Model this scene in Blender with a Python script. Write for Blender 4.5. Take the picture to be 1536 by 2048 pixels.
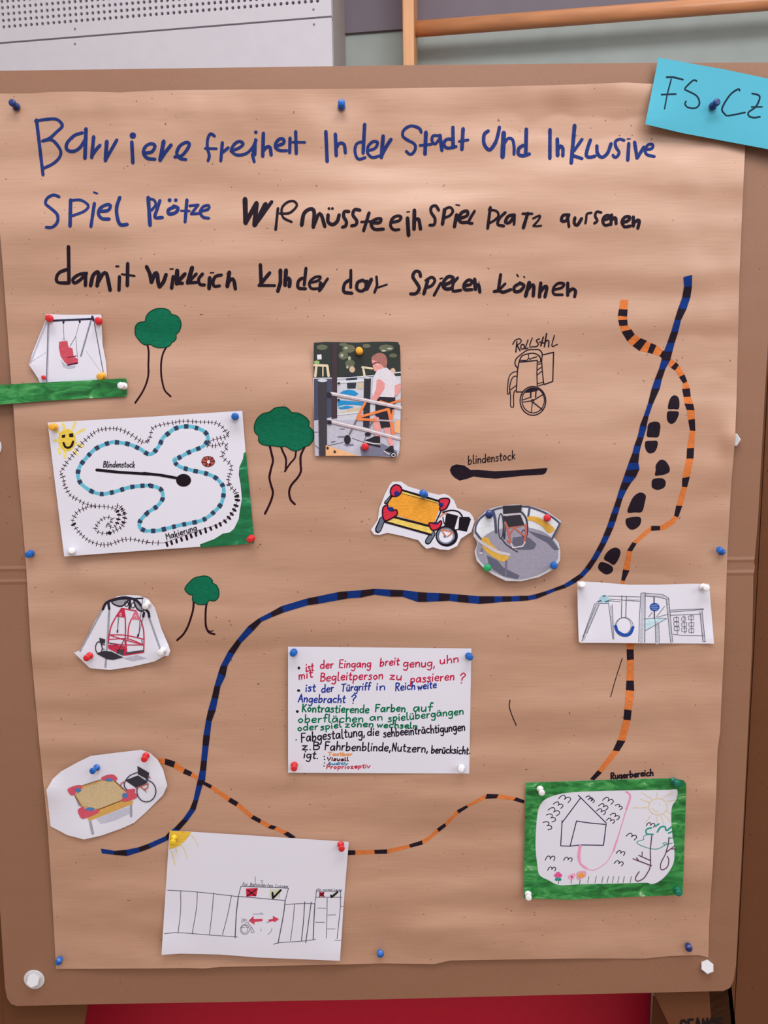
import bpy, bmesh, math, random
from mathutils import Vector, Matrix, noise, geometry
random.seed(7)
for o in list(bpy.data.objects):
    bpy.data.objects.remove(o, do_unlink=True)
SC = bpy.context.scene
COL = SC.collection

# ------------------------------------------------------------------ camera
FPX = 1547.0                      # focal length in pixels of the 1536 x 2048 frame
DIST = 1.22
PITCH, ROLL = math.radians(7.8), math.radians(0.8)
FWD = Vector((0, math.cos(PITCH), -math.sin(PITCH)))
R0, U0 = Vector((1, 0, 0)), Vector((0, math.sin(PITCH), math.cos(PITCH)))
RIGHT = R0 * math.cos(ROLL) - U0 * math.sin(ROLL)
UP = U0 * math.cos(ROLL) + R0 * math.sin(ROLL)
CAM = Vector((0, 0, 1.30)) - FWD * DIST
cd = bpy.data.cameras.new('camera')
cd.sensor_fit = 'HORIZONTAL'; cd.sensor_width = 36.0; cd.lens = FPX / 1536 * 36.0
cd.clip_start = 0.02
co = bpy.data.objects.new('camera', cd); COL.objects.link(co)
m = Matrix((RIGHT, UP, -FWD)).transposed().to_4x4(); m.translation = CAM
co.matrix_world = m
SC.camera = co

# ------------------------------------------------------------------ light
wd = bpy.data.worlds.new('hall_light'); SC.world = wd; wd.use_nodes = True
wn = wd.node_tree; bg = wn.nodes['Background']
wtc, wsx, wcr = wn.nodes.new('ShaderNodeTexCoord'), wn.nodes.new('ShaderNodeSeparateXYZ'), wn.nodes.new('ShaderNodeValToRGB')
wmr = wn.nodes.new('ShaderNodeMapRange'); wmr.inputs['From Min'].default_value = -1; wmr.inputs['From Max'].default_value = 1
wn.links.new(wtc.outputs['Generated'], wsx.inputs[0]); wn.links.new(wsx.outputs['Z'], wmr.inputs['Value'])
wn.links.new(wmr.outputs['Result'], wcr.inputs['Fac']); wn.links.new(wcr.outputs['Color'], bg.inputs['Color'])
e = wcr.color_ramp.elements                       # dim floor, mid walls, bright ceiling of the hall
e[0].position = 0.30; e[0].color = (0.085, 0.075, 0.07, 1)
e[1].position = 0.86; e[1].color = (1.0, 0.99, 1.0, 1)
x = e.new(0.5); x.color = (0.30, 0.29, 0.30, 1)
bg.inputs['Strength'].default_value = 1.2
def area(name, loc, target, size, size_y, power, color):
    l = bpy.data.lights.new(name, 'AREA'); l.shape = 'RECTANGLE'
    l.size, l.size_y, l.energy, l.color = size, size_y, power, color
    o = bpy.data.objects.new(name, l); COL.objects.link(o)
    o.location = loc
    o.rotation_euler = (Vector(target) - Vector(loc)).to_track_quat('-Z', 'Y').to_euler()
    return o
area('ceiling_strip_light', (0.25, -1.25, 3.35), (0.1, 0, 1.5), 1.9, 0.7, 37, (1, 0.985, 0.98))
area('hall_window_light', (2.6, -3.0, 2.9), (0, 0, 1.2), 2.2, 1.4, 28, (0.96, 0.98, 1.0))
SC.view_settings.view_transform = 'Standard'
SC.view_settings.look = 'None'
SC.view_settings.gamma = 1.0
SC.view_settings.use_curve_mapping = False
SC.view_settings.exposure = 0.0

# ------------------------------------------------------------------ materials
def lin(c):
    return tuple(((v / 255) / 12.92 if v / 255 <= 0.04045 else ((v / 255 + 0.055) / 1.055) ** 2.4) for v in c)
MATS = {}
def mat(rgb, rough=0.75, var=0.10, scale=60, stretch=(1, 1, 1), spec=0.25, bump=0.0, key='flat'):
    k = (rgb, rough, var, scale, stretch, spec, bump)
    if k in MATS: return MATS[k]
    M = bpy.data.materials.new('%s_%02x%02x%02x' % ((key,) + tuple(rgb))); M.use_nodes = True
    nt = M.node_tree; b = nt.nodes['Principled BSDF']
    b.inputs['Roughness'].default_value = rough
    b.inputs['Specular IOR Level'].default_value = spec
    c = lin(rgb)
    if var > 0:
        tc = nt.nodes.new('ShaderNodeTexCoord'); mp = nt.nodes.new('ShaderNodeMapping')
        mp.inputs['Scale'].default_value = stretch
        nz = nt.nodes.new('ShaderNodeTexNoise'); nz.inputs['Scale'].default_value = scale
        nz.inputs['Detail'].default_value = 5
        cr = nt.nodes.new('ShaderNodeValToRGB')
        cr.color_ramp.elements[0].position = 0.3; cr.color_ramp.elements[1].position = 0.7
        cr.color_ramp.elements[0].color = tuple(v * (1 - var) for v in c) + (1,)
        cr.color_ramp.elements[1].color = tuple(min(1, v * (1 + var)) for v in c) + (1,)
        nt.links.new(tc.outputs['Object'], mp.inputs['Vector'])
        nt.links.new(mp.outputs['Vector'], nz.inputs['Vector'])
        nt.links.new(nz.outputs['Fac'], cr.inputs['Fac'])
        nt.links.new(cr.outputs['Color'], b.inputs['Base Color'])
        if bump:
            bp = nt.nodes.new('ShaderNodeBump'); bp.inputs['Strength'].default_value = bump
            bp.inputs['Distance'].default_value = 0.001
            nt.links.new(nz.outputs['Fac'], bp.inputs['Height'])
            nt.links.new(bp.outputs['Normal'], b.inputs['Normal'])
    else:
        b.inputs['Base Color'].default_value = c + (1,)
    MATS[k] = M
    return M
def ink(rgb): return mat(rgb, rough=0.7, var=0.16, scale=140, stretch=(1, 1, 3), spec=0.1, key='ink')
def prt(rgb): return mat(rgb, rough=0.6, var=0.07, scale=220, key='print')

def brown_paper(name, rgb, streak, rough, spec, fibre):
    """kraft paper / cardboard: fine horizontal fibre lines, soft blotches, a few specks"""
    M = bpy.data.materials.new(name); M.use_nodes = True
    nt = M.node_tree; b = nt.nodes['Principled BSDF']; L = nt.links.new
    b.inputs['Roughness'].default_value = rough; b.inputs['Specular IOR Level'].default_value = spec
    tc = nt.nodes.new('ShaderNodeTexCoord')
    def nz(sc, st, det=3):
        mp = nt.nodes.new('ShaderNodeMapping'); mp.inputs['Scale'].default_value = st
        n = nt.nodes.new('ShaderNodeTexNoise'); n.inputs['Scale'].default_value = sc; n.inputs['Detail'].default_value = det
        L(tc.outputs['Object'], mp.inputs['Vector']); L(mp.outputs['Vector'], n.inputs['Vector'])
        return n
    c = lin(rgb)
    n1, n2, n3 = nz(1.0, fibre), nz(7, (0.7, 1, 2.2)), nz(260, (1, 1, 1), 0)
    base = nt.nodes.new('ShaderNodeValToRGB')
    e = base.color_ramp.elements
    e[0].position, e[1].position = 0.3, 0.7
    e[0].color = tuple(v * (1 - streak) for v in c) + (1,); e[1].color = tuple(v * (1 + streak) for v in c) + (1,)
    L(n1.outputs['Fac'], base.inputs['Fac'])
    mx = nt.nodes.new('ShaderNodeMix'); mx.data_type = 'RGBA'; mx.blend_type = 'MULTIPLY'; mx.inputs['Factor'].default_value = 1
    r2 = nt.nodes.new('ShaderNodeValToRGB'); e = r2.color_ramp.elements
    e[0].position, e[1].position = 0.3, 0.7; e[0].color = (0.95, 0.92, 0.90, 1); e[1].color = (1, 1, 1, 1)
    L(n2.outputs['Fac'], r2.inputs['Fac']); L(base.outputs['Color'], mx.inputs['A']); L(r2.outputs['Color'], mx.inputs['B'])
    mx2 = nt.nodes.new('ShaderNodeMix'); mx2.data_type = 'RGBA'; mx2.blend_type = 'MULTIPLY'; mx2.inputs['Factor'].default_value = 1
    r3 = nt.nodes.new('ShaderNodeValToRGB'); e = r3.color_ramp.elements
    e[0].position, e[1].position = 0.135, 0.15; e[0].color = (0.35, 0.28, 0.25, 1); e[1].color = (1, 1, 1, 1)
    L(n3.outputs['Fac'], r3.inputs['Fac']); L(mx.outputs['Result'], mx2.inputs['A']); L(r3.outputs['Color'], mx2.inputs['B'])
    L(mx2.outputs['Result'], b.inputs['Base Color'])
    bp = nt.nodes.new('ShaderNodeBump'); bp.inputs['Strength'].default_value = 0.12; bp.inputs['Distance'].default_value = 0.0006
    L(n1.outputs['Fac'], bp.inputs['Height']); L(bp.outputs['Normal'], b.inputs['Normal'])
    return M
KRAFT = brown_paper('kraft_wrapping_paper', (194, 152, 127), 0.05, 0.40, 0.75, (18, 1, 420))
BOARD = brown_paper('cardboard_sheet', (149, 108, 84), 0.035, 0.55, 0.5, (160, 1, 160))
BOARD_DARK = brown_paper('cardboard_stand', (108, 68, 45), 0.04, 0.82, 0.15, (160, 1, 160))
WHITE = mat((228, 227, 240), rough=0.6, var=0.012, scale=9, spec=0.25, key='white_paper')

def paint(name, dark, mid, light, chip):
    """hand-painted poster colour with brush streaks and some bare paper between them"""
    M = bpy.data.materials.new(name); M.use_nodes = True
    nt = M.node_tree; b = nt.nodes['Principled BSDF']; L = nt.links.new
    b.inputs['Roughness'].default_value = 0.5
    tc = nt.nodes.new('ShaderNodeTexCoord'); mp = nt.nodes.new('ShaderNodeMapping'); mp.inputs['Scale'].default_value = (1, 1, 2.6)
    n = nt.nodes.new('ShaderNodeTexNoise'); n.inputs['Scale'].default_value = 26; n.inputs['Detail'].default_value = 6
    n.inputs['Distortion'].default_value = 1.2; n.inputs['Roughness'].default_value = 0.62
    r = nt.nodes.new('ShaderNodeValToRGB'); e = r.color_ramp.elements
    e[0].position = 0.34; e[0].color = lin(dark) + (1,)
    e[1].position = 0.72; e[1].color = lin(chip) + (1,)
    x = e.new(0.50); x.color = lin(mid) + (1,)
    x = e.new(0.63); x.color = lin(light) + (1,)
    L(tc.outputs['Object'], mp.inputs['Vector']); L(mp.outputs['Vector'], n.inputs['Vector'])
    L(n.outputs['Fac'], r.inputs['Fac']); L(r.outputs['Color'], b.inputs['Base Color'])
    return M
GREEN_PAINT = paint('green_poster_paint', (14, 90, 40), (38, 136, 64), (84, 168, 94), (190, 220, 186))
GREEN_MARK = paint('green_marker_scribble', (0, 92, 52), (4, 112, 64), (28, 132, 84), (120, 190, 160))

# ------------------------------------------------------------------ pixel rays and flat art
def ray(px, py):
    return FWD + RIGHT * ((px - 768) / FPX) + UP * ((1024 - py) / FPX)
def P(px, py, y=0.0):
    """point of the upright plane Y = y seen at pixel (px, py)"""
    d = ray(px, py)
    return CAM + d * ((y - CAM.y) / d.y)
class F:
    """a zoomed crop of the photo, in which things were measured"""
    def __init__(s, x0, y0, x1, w): s.x0, s.y0, s.k = x0, y0, (x1 - x0) / w
    def __call__(s, x, y): return (s.x0 + x * s.k, s.y0 + y * s.k)
PX = F(0, 0, 1, 1)
def catmull(pts, closed=False, step=4.0):
    n = len(pts)
    if n < 3 and not closed: return dense(pts, step)
    out = []
    rng = range(n if closed else n - 1)
    for i in rng:
        if closed: p0, p1, p2, p3 = (pts[(i + j - 1) % n] for j in range(4))
        else:
            p1, p2 = pts[i], pts[i + 1]
            p0 = pts[i - 1] if i > 0 else (2 * p1[0] - p2[0], 2 * p1[1] - p2[1])
            p3 = pts[i + 2] if i + 2 < n else (2 * p2[0] - p1[0], 2 * p2[1] - p1[1])
        L = math.dist(p1, p2); k = max(2, int(L / step) + 1)
        for j in range(k):
            t = j / k; a = t * t; c = a * t
            out.append(tuple(0.5 * (2 * p1[q] + (p2[q] - p0[q]) * t + (2 * p0[q] - 5 * p1[q] + 4 * p2[q] - p3[q]) * a
                                    + (3 * p1[q] - p0[q] - 3 * p2[q] + p3[q]) * c) for q in (0, 1)))
    if not closed: out.append(pts[-1])
    return out
def dense(pts, step=5.0):
    out = []
    for a, b in zip(pts, pts[1:]):
        k = max(1, int(math.dist(a, b) / step + 0.999))
        out += [(a[0] + (b[0] - a[0]) * j / k, a[1] + (b[1] - a[1]) * j / k) for j in range(k)]
    return out + [pts[-1]]
def disc(x, y, r, n=10): return [(x + r * math.cos(2 * math.pi * i / n), y + r * math.sin(2 * math.pi * i / n)) for i in range(n)]
def ell(x, y, rx, ry, n=28): return [(x + rx * math.cos(2 * math.pi * i / n), y + ry * math.sin(2 * math.pi * i / n)) for i in range(n)]
class Poly(list):
    g = 0
GC = [0]
def grp(polys):
    GC[0] += 1; out = []
    for p in polys:
        q = Poly(p); q.g = GC[0]; out.append(q)
    return out
def ribbon(pts, w, closed=False, caps=True):
    """quads of a pen line"""
    pts = [p for i, p in enumerate(pts) if i == 0 or math.dist(p, pts[i - 1]) > 0.05]
    if closed and math.dist(pts[0], pts[-1]) < 0.05: pts = pts[:-1]
    n = len(pts); h = w / 2
    if n < 2: return grp([disc(pts[0][0], pts[0][1], h)])
    L, R, out = [], [], []
    for i in range(n):
        a = pts[(i - 1) % n] if (closed or i > 0) else pts[i]
        b = pts[(i + 1) % n] if (closed or i < n - 1) else pts[i]
        dx, dy = b[0] - a[0], b[1] - a[1]; l = math.hypot(dx, dy) or 1
        wob = 1 + 0.10 * noise.noise(Vector((pts[i][0] * 0.11, pts[i][1] * 0.11, w)))
        nx, ny = -dy / l * h * wob, dx / l * h * wob
        L.append((pts[i][0] + nx, pts[i][1] + ny)); R.append((pts[i][0] - nx, pts[i][1] - ny))
    for i in range(n if closed else n - 1):
        j = (i + 1) % n
        out.append([L[i], L[j], R[j], R[i]])
    if caps and not closed and w > 1.4:
        return grp(out) + grp([disc(pts[0][0], pts[0][1], h * 0.94, 8)]) + grp([disc(pts[-1][0], pts[-1][1], h * 0.94, 8)])
    return grp(out)
def fill(loops, step=9.0):
    """triangles of a filled outline (first loop) with holes, cut on a grid so that it can follow a curled sheet"""
    loops = [[Vector((x, y, 0)) for x, y in lp] for lp in loops]
    flat = [v for lp in loops for v in lp]
    bm = bmesh.new()
    vs = [bm.verts.new(v) for v in flat]
    for t in geometry.tessellate_polygon(loops):
        try: bm.faces.new([vs[i] for i in t])
        except ValueError: pass
    x0, x1 = min(v.x for v in flat), max(v.x for v in flat)
    y0, y1 = min(v.y for v in flat), max(v.y for v in flat)
    for ax, a, b in ((Vector((1, 0, 0)), x0, x1), (Vector((0, 1, 0)), y0, y1)):
        q = math.floor(a / step) * step + step
        while q < b:
            bmesh.ops.bisect_plane(bm, geom=bm.verts[:] + bm.edges[:] + bm.faces[:], plane_co=ax * q, plane_no=ax)
            q += step
    out = [[(v.co.x, v.co.y) for v in f.verts] for f in bm.faces if f.calc_area() > 1e-6]
    bm.free()
    return grp(out)
FONT = {}
def _f(ch, w, *st): FONT[ch] = (w, st)
_f('a', .78, 's.68 .9 .3 .95 .05 .5 .2 .05 .5 .2 .7 .95', 'p.7 .95 .75 0')
_f('b', .75, 'p.1 1.8 .1 0', 's.1 .6 .5 .95 .7 .5 .45 .05 .1 .1')
_f('c', .65, 's.65 .85 .3 .95 .05 .5 .25 .05 .65 .12')
_f('d', .75, 's.65 .8 .25 .9 .05 .45 .25 .02 .6 .25', 'p.68 1.8 .7 0')
_f('e', .65, 's.1 .5 .6 .55 .6 .9 .3 .95 .05 .5 .25 .03 .65 .12')
_f('f', .5, 's.6 1.65 .4 1.8 .28 1.4 .25 0', 'p.02 .9 .55 .95')
_f('g', .72, 's.65 .85 .25 .95 .05 .5 .3 .1 .65 .5', 's.68 .95 .68 -.2 .5 -.7 .1 -.55')
_f('h', .68, 'p.1 1.8 .1 0', 's.1 .5 .4 .95 .62 .7 .65 0')
_f('i', .2, 'p.1 .95 .1 0', 'p.1 1.38 .15 1.5')
_f('k', .65, 'p.1 1.8 .1 0', 'p.6 .95 .12 .4', 'p.2 .5 .62 0')
_f('l', .32, 's.1 1.8 .1 .3 .2 0 .35 .05')
_f('m', .88, 'p.05 .95 .05 0', 's.05 .6 .25 .95 .4 .7 .4 0', 's.4 .6 .62 .95 .8 .7 .82 0')
_f('n', .65, 'p.05 .95 .08 0', 's.08 .55 .35 .95 .58 .75 .6 0')
_f('o', .68, 's.35 .95 .05 .5 .35 .02 .65 .5 .35 .95')
_f('p', .7, 'p.1 .95 .08 -.7', 's.1 .7 .45 .98 .68 .55 .4 .05 .1 .2')
_f('r', .5, 'p.08 .95 .1 0', 's.1 .5 .3 .9 .5 .9')
_f('s', .55, 's.55 .85 .25 .98 .1 .75 .4 .5 .5 .2 .25 0 .02 .12')
_f('t', .48, 's.25 1.5 .22 .2 .35 0 .5 .08', 'p.02 1 .5 1.02')
_f('u', .66, 's.05 .95 .08 .2 .3 .02 .55 .3', 'p.6 .95 .62 0')
_f('v', .62, 'p.02 .95 .3 0 .62 .95')
_f('w', .85, 'p.02 .95 .2 0 .42 .8 .62 0 .85 .95')
_f('z', .65, 'p.05 .9 .6 .92 .05 .02 .65 .02')
_f('A', .8, 'p0 0 .4 1.8 .8 0', 'p.15 .65 .65 .65')
_f('B', .75, 'p.1 1.75 .1 0', 's.1 1.75 .6 1.6 .55 1.1 .15 .95', 's.15 .95 .75 .75 .65 .15 .1 0')
_f('C', .8, 'p.78 1.35 .6 1.7 .25 1.7 .05 1.3 .05 .4 .25 .03 .6 .03 .78 .35')
_f('E', .72, 'p.7 1.75 .1 1.75 .1 0 .7 0', 'p.1 .9 .6 .9')
_f('F', .72, 'p.75 1.7 .1 1.75 .1 0', 'p.1 .95 .6 .95')
_f('K', .75, 'p.1 1.75 .1 0', 'p.7 1.7 .12 .8', 'p.2 .9 .75 0')
_f('L', .6, 'p.1 1.7 .1 0 .6 0')
_f('M', .9, 'p.05 0 .1 1.7 .45 .8 .8 1.7 .9 0')
_f('N', .7, 'p.05 0 .1 1.7 .6 0 .65 1.75')
_f('P', .7, 'p.1 1.75 .1 0', 's.1 1.75 .7 1.6 .6 1 .1 .85')
_f('R', .78, 'p.1 1.75 .1 0', 's.1 1.75 .7 1.6 .6 1 .1 .85', 'p.25 .85 .75 0')
_f('S', .75, 'p.72 1.45 .55 1.72 .2 1.72 .05 1.4 .2 1 .6 .8 .72 .4 .55 .03 .2 .03 .05 .35')
_f('T', .9, 'p0 1.7 .9 1.75', 'p.45 1.75 .42 0')
_f('V', .8, 'p0 1.7 .35 0 .8 1.7')
_f('?', .62, 's.05 1.4 .35 1.75 .6 1.35 .3 .9 .25 .5', 'p.2 .05 .25 .08')
_f('.', .2, 'p.1 .05 .13 .1'); _f(',', .25, 'p.15 .15 .05 -.3'); _f(' ', .45)
for a, b in (('\u00e4', 'a'), ('\u00fc', 'u'), ('\u00f6', 'o')):
    FONT[a] = (FONT[b][0], FONT[b][1] + ('p.2 1.3 .22 1.42', 'p.5 1.3 .52 1.42'))
def art(spec, fr=PX, ws=1.0):
    """tiny drawing language -> convex polygons in photo pixels.
    S w pts smooth line | P w pts straight line | F pts filled | G pts filled smooth | E x y rx ry filled | O w x y rx ry ring
    D x y r dot | K w pts closed smooth line | T len gap w pts rail ticks | X w text x0 y0 x1 y1 xheight slant"""
    out = []
    for s in spec.strip().split(';'):
        s = s.strip()
        if not s: continue
        c, rest = s[0], s[1:].split()
        if c == 'X':
            w = float(rest[0]); txt = rest[1].replace('_', ' '); x0, y0, x1, y1, xh, sl = map(float, rest[2:8])
            adv = sum(FONT[q][0] + 0.22 for q in txt) - 0.22
            L = math.hypot(x1 - x0, y1 - y0); ux, uy = (x1 - x0) / L, (y1 - y0) / L; sx = L / adv; cx = 0
            rnd = random.Random(len(txt) + int(x0))
            for q in txt:
                wd_, st = FONT[q]; dy = rnd.uniform(-.08, .08)
                for t in st:
                    v = list(map(float, t[1:].split()))
                    pts = []
                    for i in range(0, len(v), 2):
                        a = (cx + v[i]) * sx + sl * v[i + 1] * xh; b = (v[i + 1] + dy) * xh
                        pts.append(fr(x0 + ux * a + uy * b, y0 + uy * a - ux * b))
                    out += ribbon(catmull(pts, step=1.6) if t[0] == 's' else dense(pts), w)
                    if t[0] == 'p' and w > 1.2: out += [q2 for a in pts[1:-1] for q2 in grp([disc(a[0], a[1], w * .47, 8)])]
                cx += wd_ + 0.22
            continue
        v = list(map(float, rest))
        if c in 'SPK': v[0] *= ws
        if c in 'SPKT':
            k = 3 if c == 'T' else 1
            pts = [fr(v[i], v[i + 1]) for i in range(k, len(v), 2)]
            if c == 'S': out += ribbon(catmull(pts), v[0])
            elif c == 'K': out += ribbon(catmull(pts, True), v[0], True)
            elif c == 'P':
                out += ribbon(dense(pts), v[0]) if len(pts) == 2 else [q for a, b in zip(pts, pts[1:]) for q in ribbon(dense([a, b]), v[0])]
            else:
                ln, gap, w = v[:3]; d = catmull(pts, step=1.0); acc = 0
                rnd = random.Random(int(pts[0][0]))
                for a, b in zip(d, d[1:]):
                    l = math.dist(a, b); acc += l
                    if acc >= gap and l > 1e-6:
                        acc = rnd.uniform(-1.5, 1.5); nx, ny = -(b[1] - a[1]) / l, (b[0] - a[0]) / l
                        q = ln / 2 * rnd.uniform(.75, 1.2); sk = rnd.uniform(-.25, .25)
                        out += ribbon([(a[0] + nx * q + ny * q * sk, a[1] + ny * q - nx * q * sk), (a[0] - nx * q, a[1] - ny * q)], w)
        elif c == 'F': out += fill([[fr(v[i], v[i + 1]) for i in range(0, len(v), 2)]])
        elif c == 'G': out += fill([catmull([fr(v[i], v[i + 1]) for i in range(0, len(v), 2)], True)])
        elif c == 'E':
            x, y = fr(v[0], v[1]); out += fill([ell(x, y, v[2] * fr.k, v[3] * fr.k)])
        elif c == 'O':
            x, y = fr(v[1], v[2]); out += ribbon(ell(x, y, v[3] * fr.k, v[4] * fr.k, 40), v[0], True)
        elif c == 'D':
            x, y = fr(v[0], v[1]); out += grp([disc(x, y, v[2] * fr.k, 14)])
    return out

# ------------------------------------------------------------------ objects
def tag(o, label=None, cat=None, group=None, kind=None):
    for k, v in (('label', label), ('category', cat), ('group', group), ('kind', kind)):
        if v: o[k] = v
    return o
def empty(name, loc=(0, 0, 0), parent=None):
    o = bpy.data.objects.new(name, None); COL.objects.link(o)
    o.empty_display_size = 0.02; o.location = loc; o.parent = parent
    return o
def root_of(o):
    while o.parent: o = o.parent
    return o
def mesh(name, verts, faces, m, parent=None, loc=None, smooth=False, camface=False):
    """one mesh object; verts are in world coordinates"""
    if parent: org = Vector(root_of(parent).location)
    elif loc is not None: org = Vector(loc)
    else: org = Vector((0, 0, 0))
    me = bpy.data.meshes.new(name)
    me.from_pydata([tuple(Vector(v) - org) for v in verts], [], faces)
    if camface:
        bm = bmesh.new(); bm.from_mesh(me); bm.normal_update()
        bmesh.ops.reverse_faces(bm, faces=[f for f in bm.faces if f.normal.y > 0])
        bm.to_mesh(me); bm.free()
    me.materials.append(m)
    if smooth: me.polygons.foreach_set('use_smooth', [True] * len(me.polygons))
    o = bpy.data.objects.new(name, me); COL.objects.link(o)
    if parent: o.parent = parent
    else: o.location = org
    return o
def lay(name, polys, m, parent, depth, layer=0, step=0.00016, label=None, smooth=False):
    """polygons in photo pixels laid on a sheet whose height in front of the board is depth(px, py)"""
    idx, verts, faces = {}, [], []
    for p in polys:
        f = []; g = getattr(p, 'g', 0)
        for q in p:
            k = (round(q[0], 2), round(q[1], 2), g)
            if k not in idx:
                idx[k] = len(verts); verts.append(P(q[0], q[1], -(depth(q[0], q[1]) + layer * step + (g % 14) * 6e-6)))
            if idx[k] not in f: f.append(idx[k])
        if len(f) > 2: faces.append(f)
    o = mesh(name, verts, faces, m, parent, camface=True, smooth=smooth)
    if label: o['label'] = label
    return o
def solid(o, t, off=-1):
    s = o.modifiers.new('thickness', 'SOLIDIFY'); s.thickness = t; s.offset = off
    return o
def interp(pts, t, a, b):
    """polyline value: pts sorted along coordinate a, return coordinate b"""
    if t <= pts[0][a]: return pts[0][b]
    for p, q in zip(pts, pts[1:]):
        if t <= q[a]: return p[b] + (q[b] - p[b]) * (t - p[a]) / max(1e-6, q[a] - p[a])
    return pts[-1][b]

# ================================================================== the hall behind the board
WA = math.radians(7.5)
WU, WN, WQ = Vector((math.cos(WA), -math.sin(WA), 0)), Vector((-math.sin(WA), -math.cos(WA), 0)), Vector((0, 0.85, 0))
def wall_hit(px, py, n):
    d = ray(px, py); t = (n - (CAM - WQ).dot(WN)) / d.dot(WN)
    X = CAM + d * t
    return (X - WQ).dot(WU), X.z
def wv(u, z, n): return WQ + WU * u + WN * n + Vector((0, 0, z))
def box_faces(k=0):
    return [tuple(i + k for i in f) for f in ((0, 1, 2, 3), (7, 6, 5, 4), (0, 4, 5, 1), (1, 5, 6, 2), (2, 6, 7, 3), (3, 7, 4, 0))]
def wall_box(name, u0, u1, z0, z1, n0, n1, m, parent=None):
    vs = [wv(u, z, n) for n in (n1, n0) for u, z in ((u0, z0), (u1, z0), (u1, z1), (u0, z1))]
    return mesh(name, vs, box_faces(), m, parent, loc=wv((u0 + u1) / 2, z0, (n0 + n1) / 2))
PANEL = mat((208, 202, 209), rough=0.6, var=0.02, scale=30, key='painted_panel')
GREY_GREEN = mat((160, 168, 164), rough=0.7, var=0.05, scale=14, key='wall_paint')
MAUVE = mat((118, 108, 118), rough=0.7, var=0.04, scale=10, key='wall_paint')
NICHE = mat((172, 162, 158), rough=0.7, var=0.03, scale=14, key='wall_paint')
DARK = mat((38, 28, 30), rough=0.9, var=0, key='dark_fleece')
OAK = mat((214, 152, 100), rough=0.38, var=0.14, scale=5, stretch=(14, 14, 1.2), spec=0.4, key='beech_wood')
OAK_H = mat((206, 140, 96), rough=0.32, var=0.12, scale=5, stretch=(1.2, 14, 14), spec=0.45, key='beech_wood')

fl = mesh('floor', [(-4, -5, 0), (4, -5, 0), (4, 2.2, 0), (-4, 2.2, 0)], [(0, 1, 2, 3)], mat((150, 118, 92), rough=0.45, var=0.08, scale=6, key='gym_floor'))
tag(fl, 'light brown gym hall floor', kind='structure')
uR, zs = wall_hit(663, 33, 0)
u_left = -3.4
w = wall_box('wall_left', u_left, uR, 0, 3.3, -0.20, -0.021, NICHE)
tag(w, 'thick wall section behind the white panels', kind='structure')
_, zb = wall_hit(760, 64, -0.2)
w = wall_box('wall_back', uR - 0.02, 3.6, 0, 3.3, -0.30, -0.201, GREY_GREEN)
tag(w, 'grey green painted wall of the niche', kind='structure')
w = wall_box('trim_1', uR, 3.6, zb, 3.3, -0.2009, -0.192, MAUVE)
tag(w, 'darker mauve grey upper wall board of the niche', kind='structure')

# perforated acoustic panel and the plain panel under it
_, z1 = wall_hit(300, 54, 0); _, z2 = wall_hit(300, 41, 0); dz = z2 - z1
ua, _ = wall_hit(0, 30, 0); ub, zrow = wall_hit(635, 1.5, 0); du = (ub - ua) / 54.5
GAP = 0.0045
zlow, rr, NR, NC = zs + GAP / 2, du * 0.27, 8, 140
V, Fc = [], []
def quad(u0, u1, z0, z1):
    k = len(V); V.extend([wv(u0, z0, 0), wv(u1, z0, 0), wv(u1, z1, 0), wv(u0, z1, 0)]); Fc.append((k, k + 1, k + 2, k + 3))
gu0, gu1, gz0, gz1 = ub - (NC - .5) * du, ub + .5 * du, zrow - .5 * dz, zrow + (NR - .5) * dz
for r in range(NR):
    for c in range(NC):
        cu, cz = ub - c * du, zrow + r * dz; k = len(V)
        sq = []
        for q in range(12):
            s, t = divmod(q, 3); t /= 3
            a, b = ((-1, -1), (1, -1), (1, 1), (-1, 1))[s], ((1, -1), (1, 1), (-1, 1), (-1, -1))[s]
            sq.append((a[0] + (b[0] - a[0]) * t, a[1] + (b[1] - a[1]) * t))
        for x, y in sq: V.append(wv(cu + x * du / 2, cz + y * dz / 2, 0))
        for dep in (0, -0.012):
            for x, y in sq:
                l = math.hypot(x, y); V.append(wv(cu + x / l * rr, cz + y / l * rr, dep))
        for q in range(12):
            p = (q + 1) % 12
            Fc.append((k + q, k + p, k + 12 + p, k + 12 + q)); Fc.append((k + 12 + q, k + 12 + p, k + 24 + p, k + 24 + q))
quad(u_left, gu0, zlow, 3.3); quad(gu1, uR, zlow, 3.3); quad(gu0, gu1, zlow, gz0); quad(gu0, gu1, gz1, 3.3)
k = len(V)
for n in (0, -0.0205):
    V += [wv(u_left, zlow, n), wv(uR, zlow, n), wv(uR, 3.3, n), wv(u_left, 3.3, n)]
Fc += [(k, k + 4, k + 5, k + 1), (k + 1, k + 5, k + 6, k + 2), (k + 3, k + 2, k + 6, k + 7)]
ap = empty('acoustic_panel', wv((u_left + uR) / 2, zlow, 0))
tag(ap, 'white perforated acoustic wall panel with rows of round holes', 'wall panel')
mesh('perforated_board', V, Fc, PANEL, ap)
bk = wall_box('backing_fleece', u_left, uR - .002, zlow + .001, 3.29, -0.0204, -0.0122, DARK, ap)
pp = empty('wall_panel', wv((u_left + uR) / 2, 0, 0))
tag(pp, 'plain smooth white wall panel below the perforated panel', 'wall panel')
wall_box('board', u_left, uR, 0.0, zs - GAP / 2, -0.0205, 0, PANEL, pp)
SCREW = mat((120, 118, 120), rough=0.4, var=0, key='screw')
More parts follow.
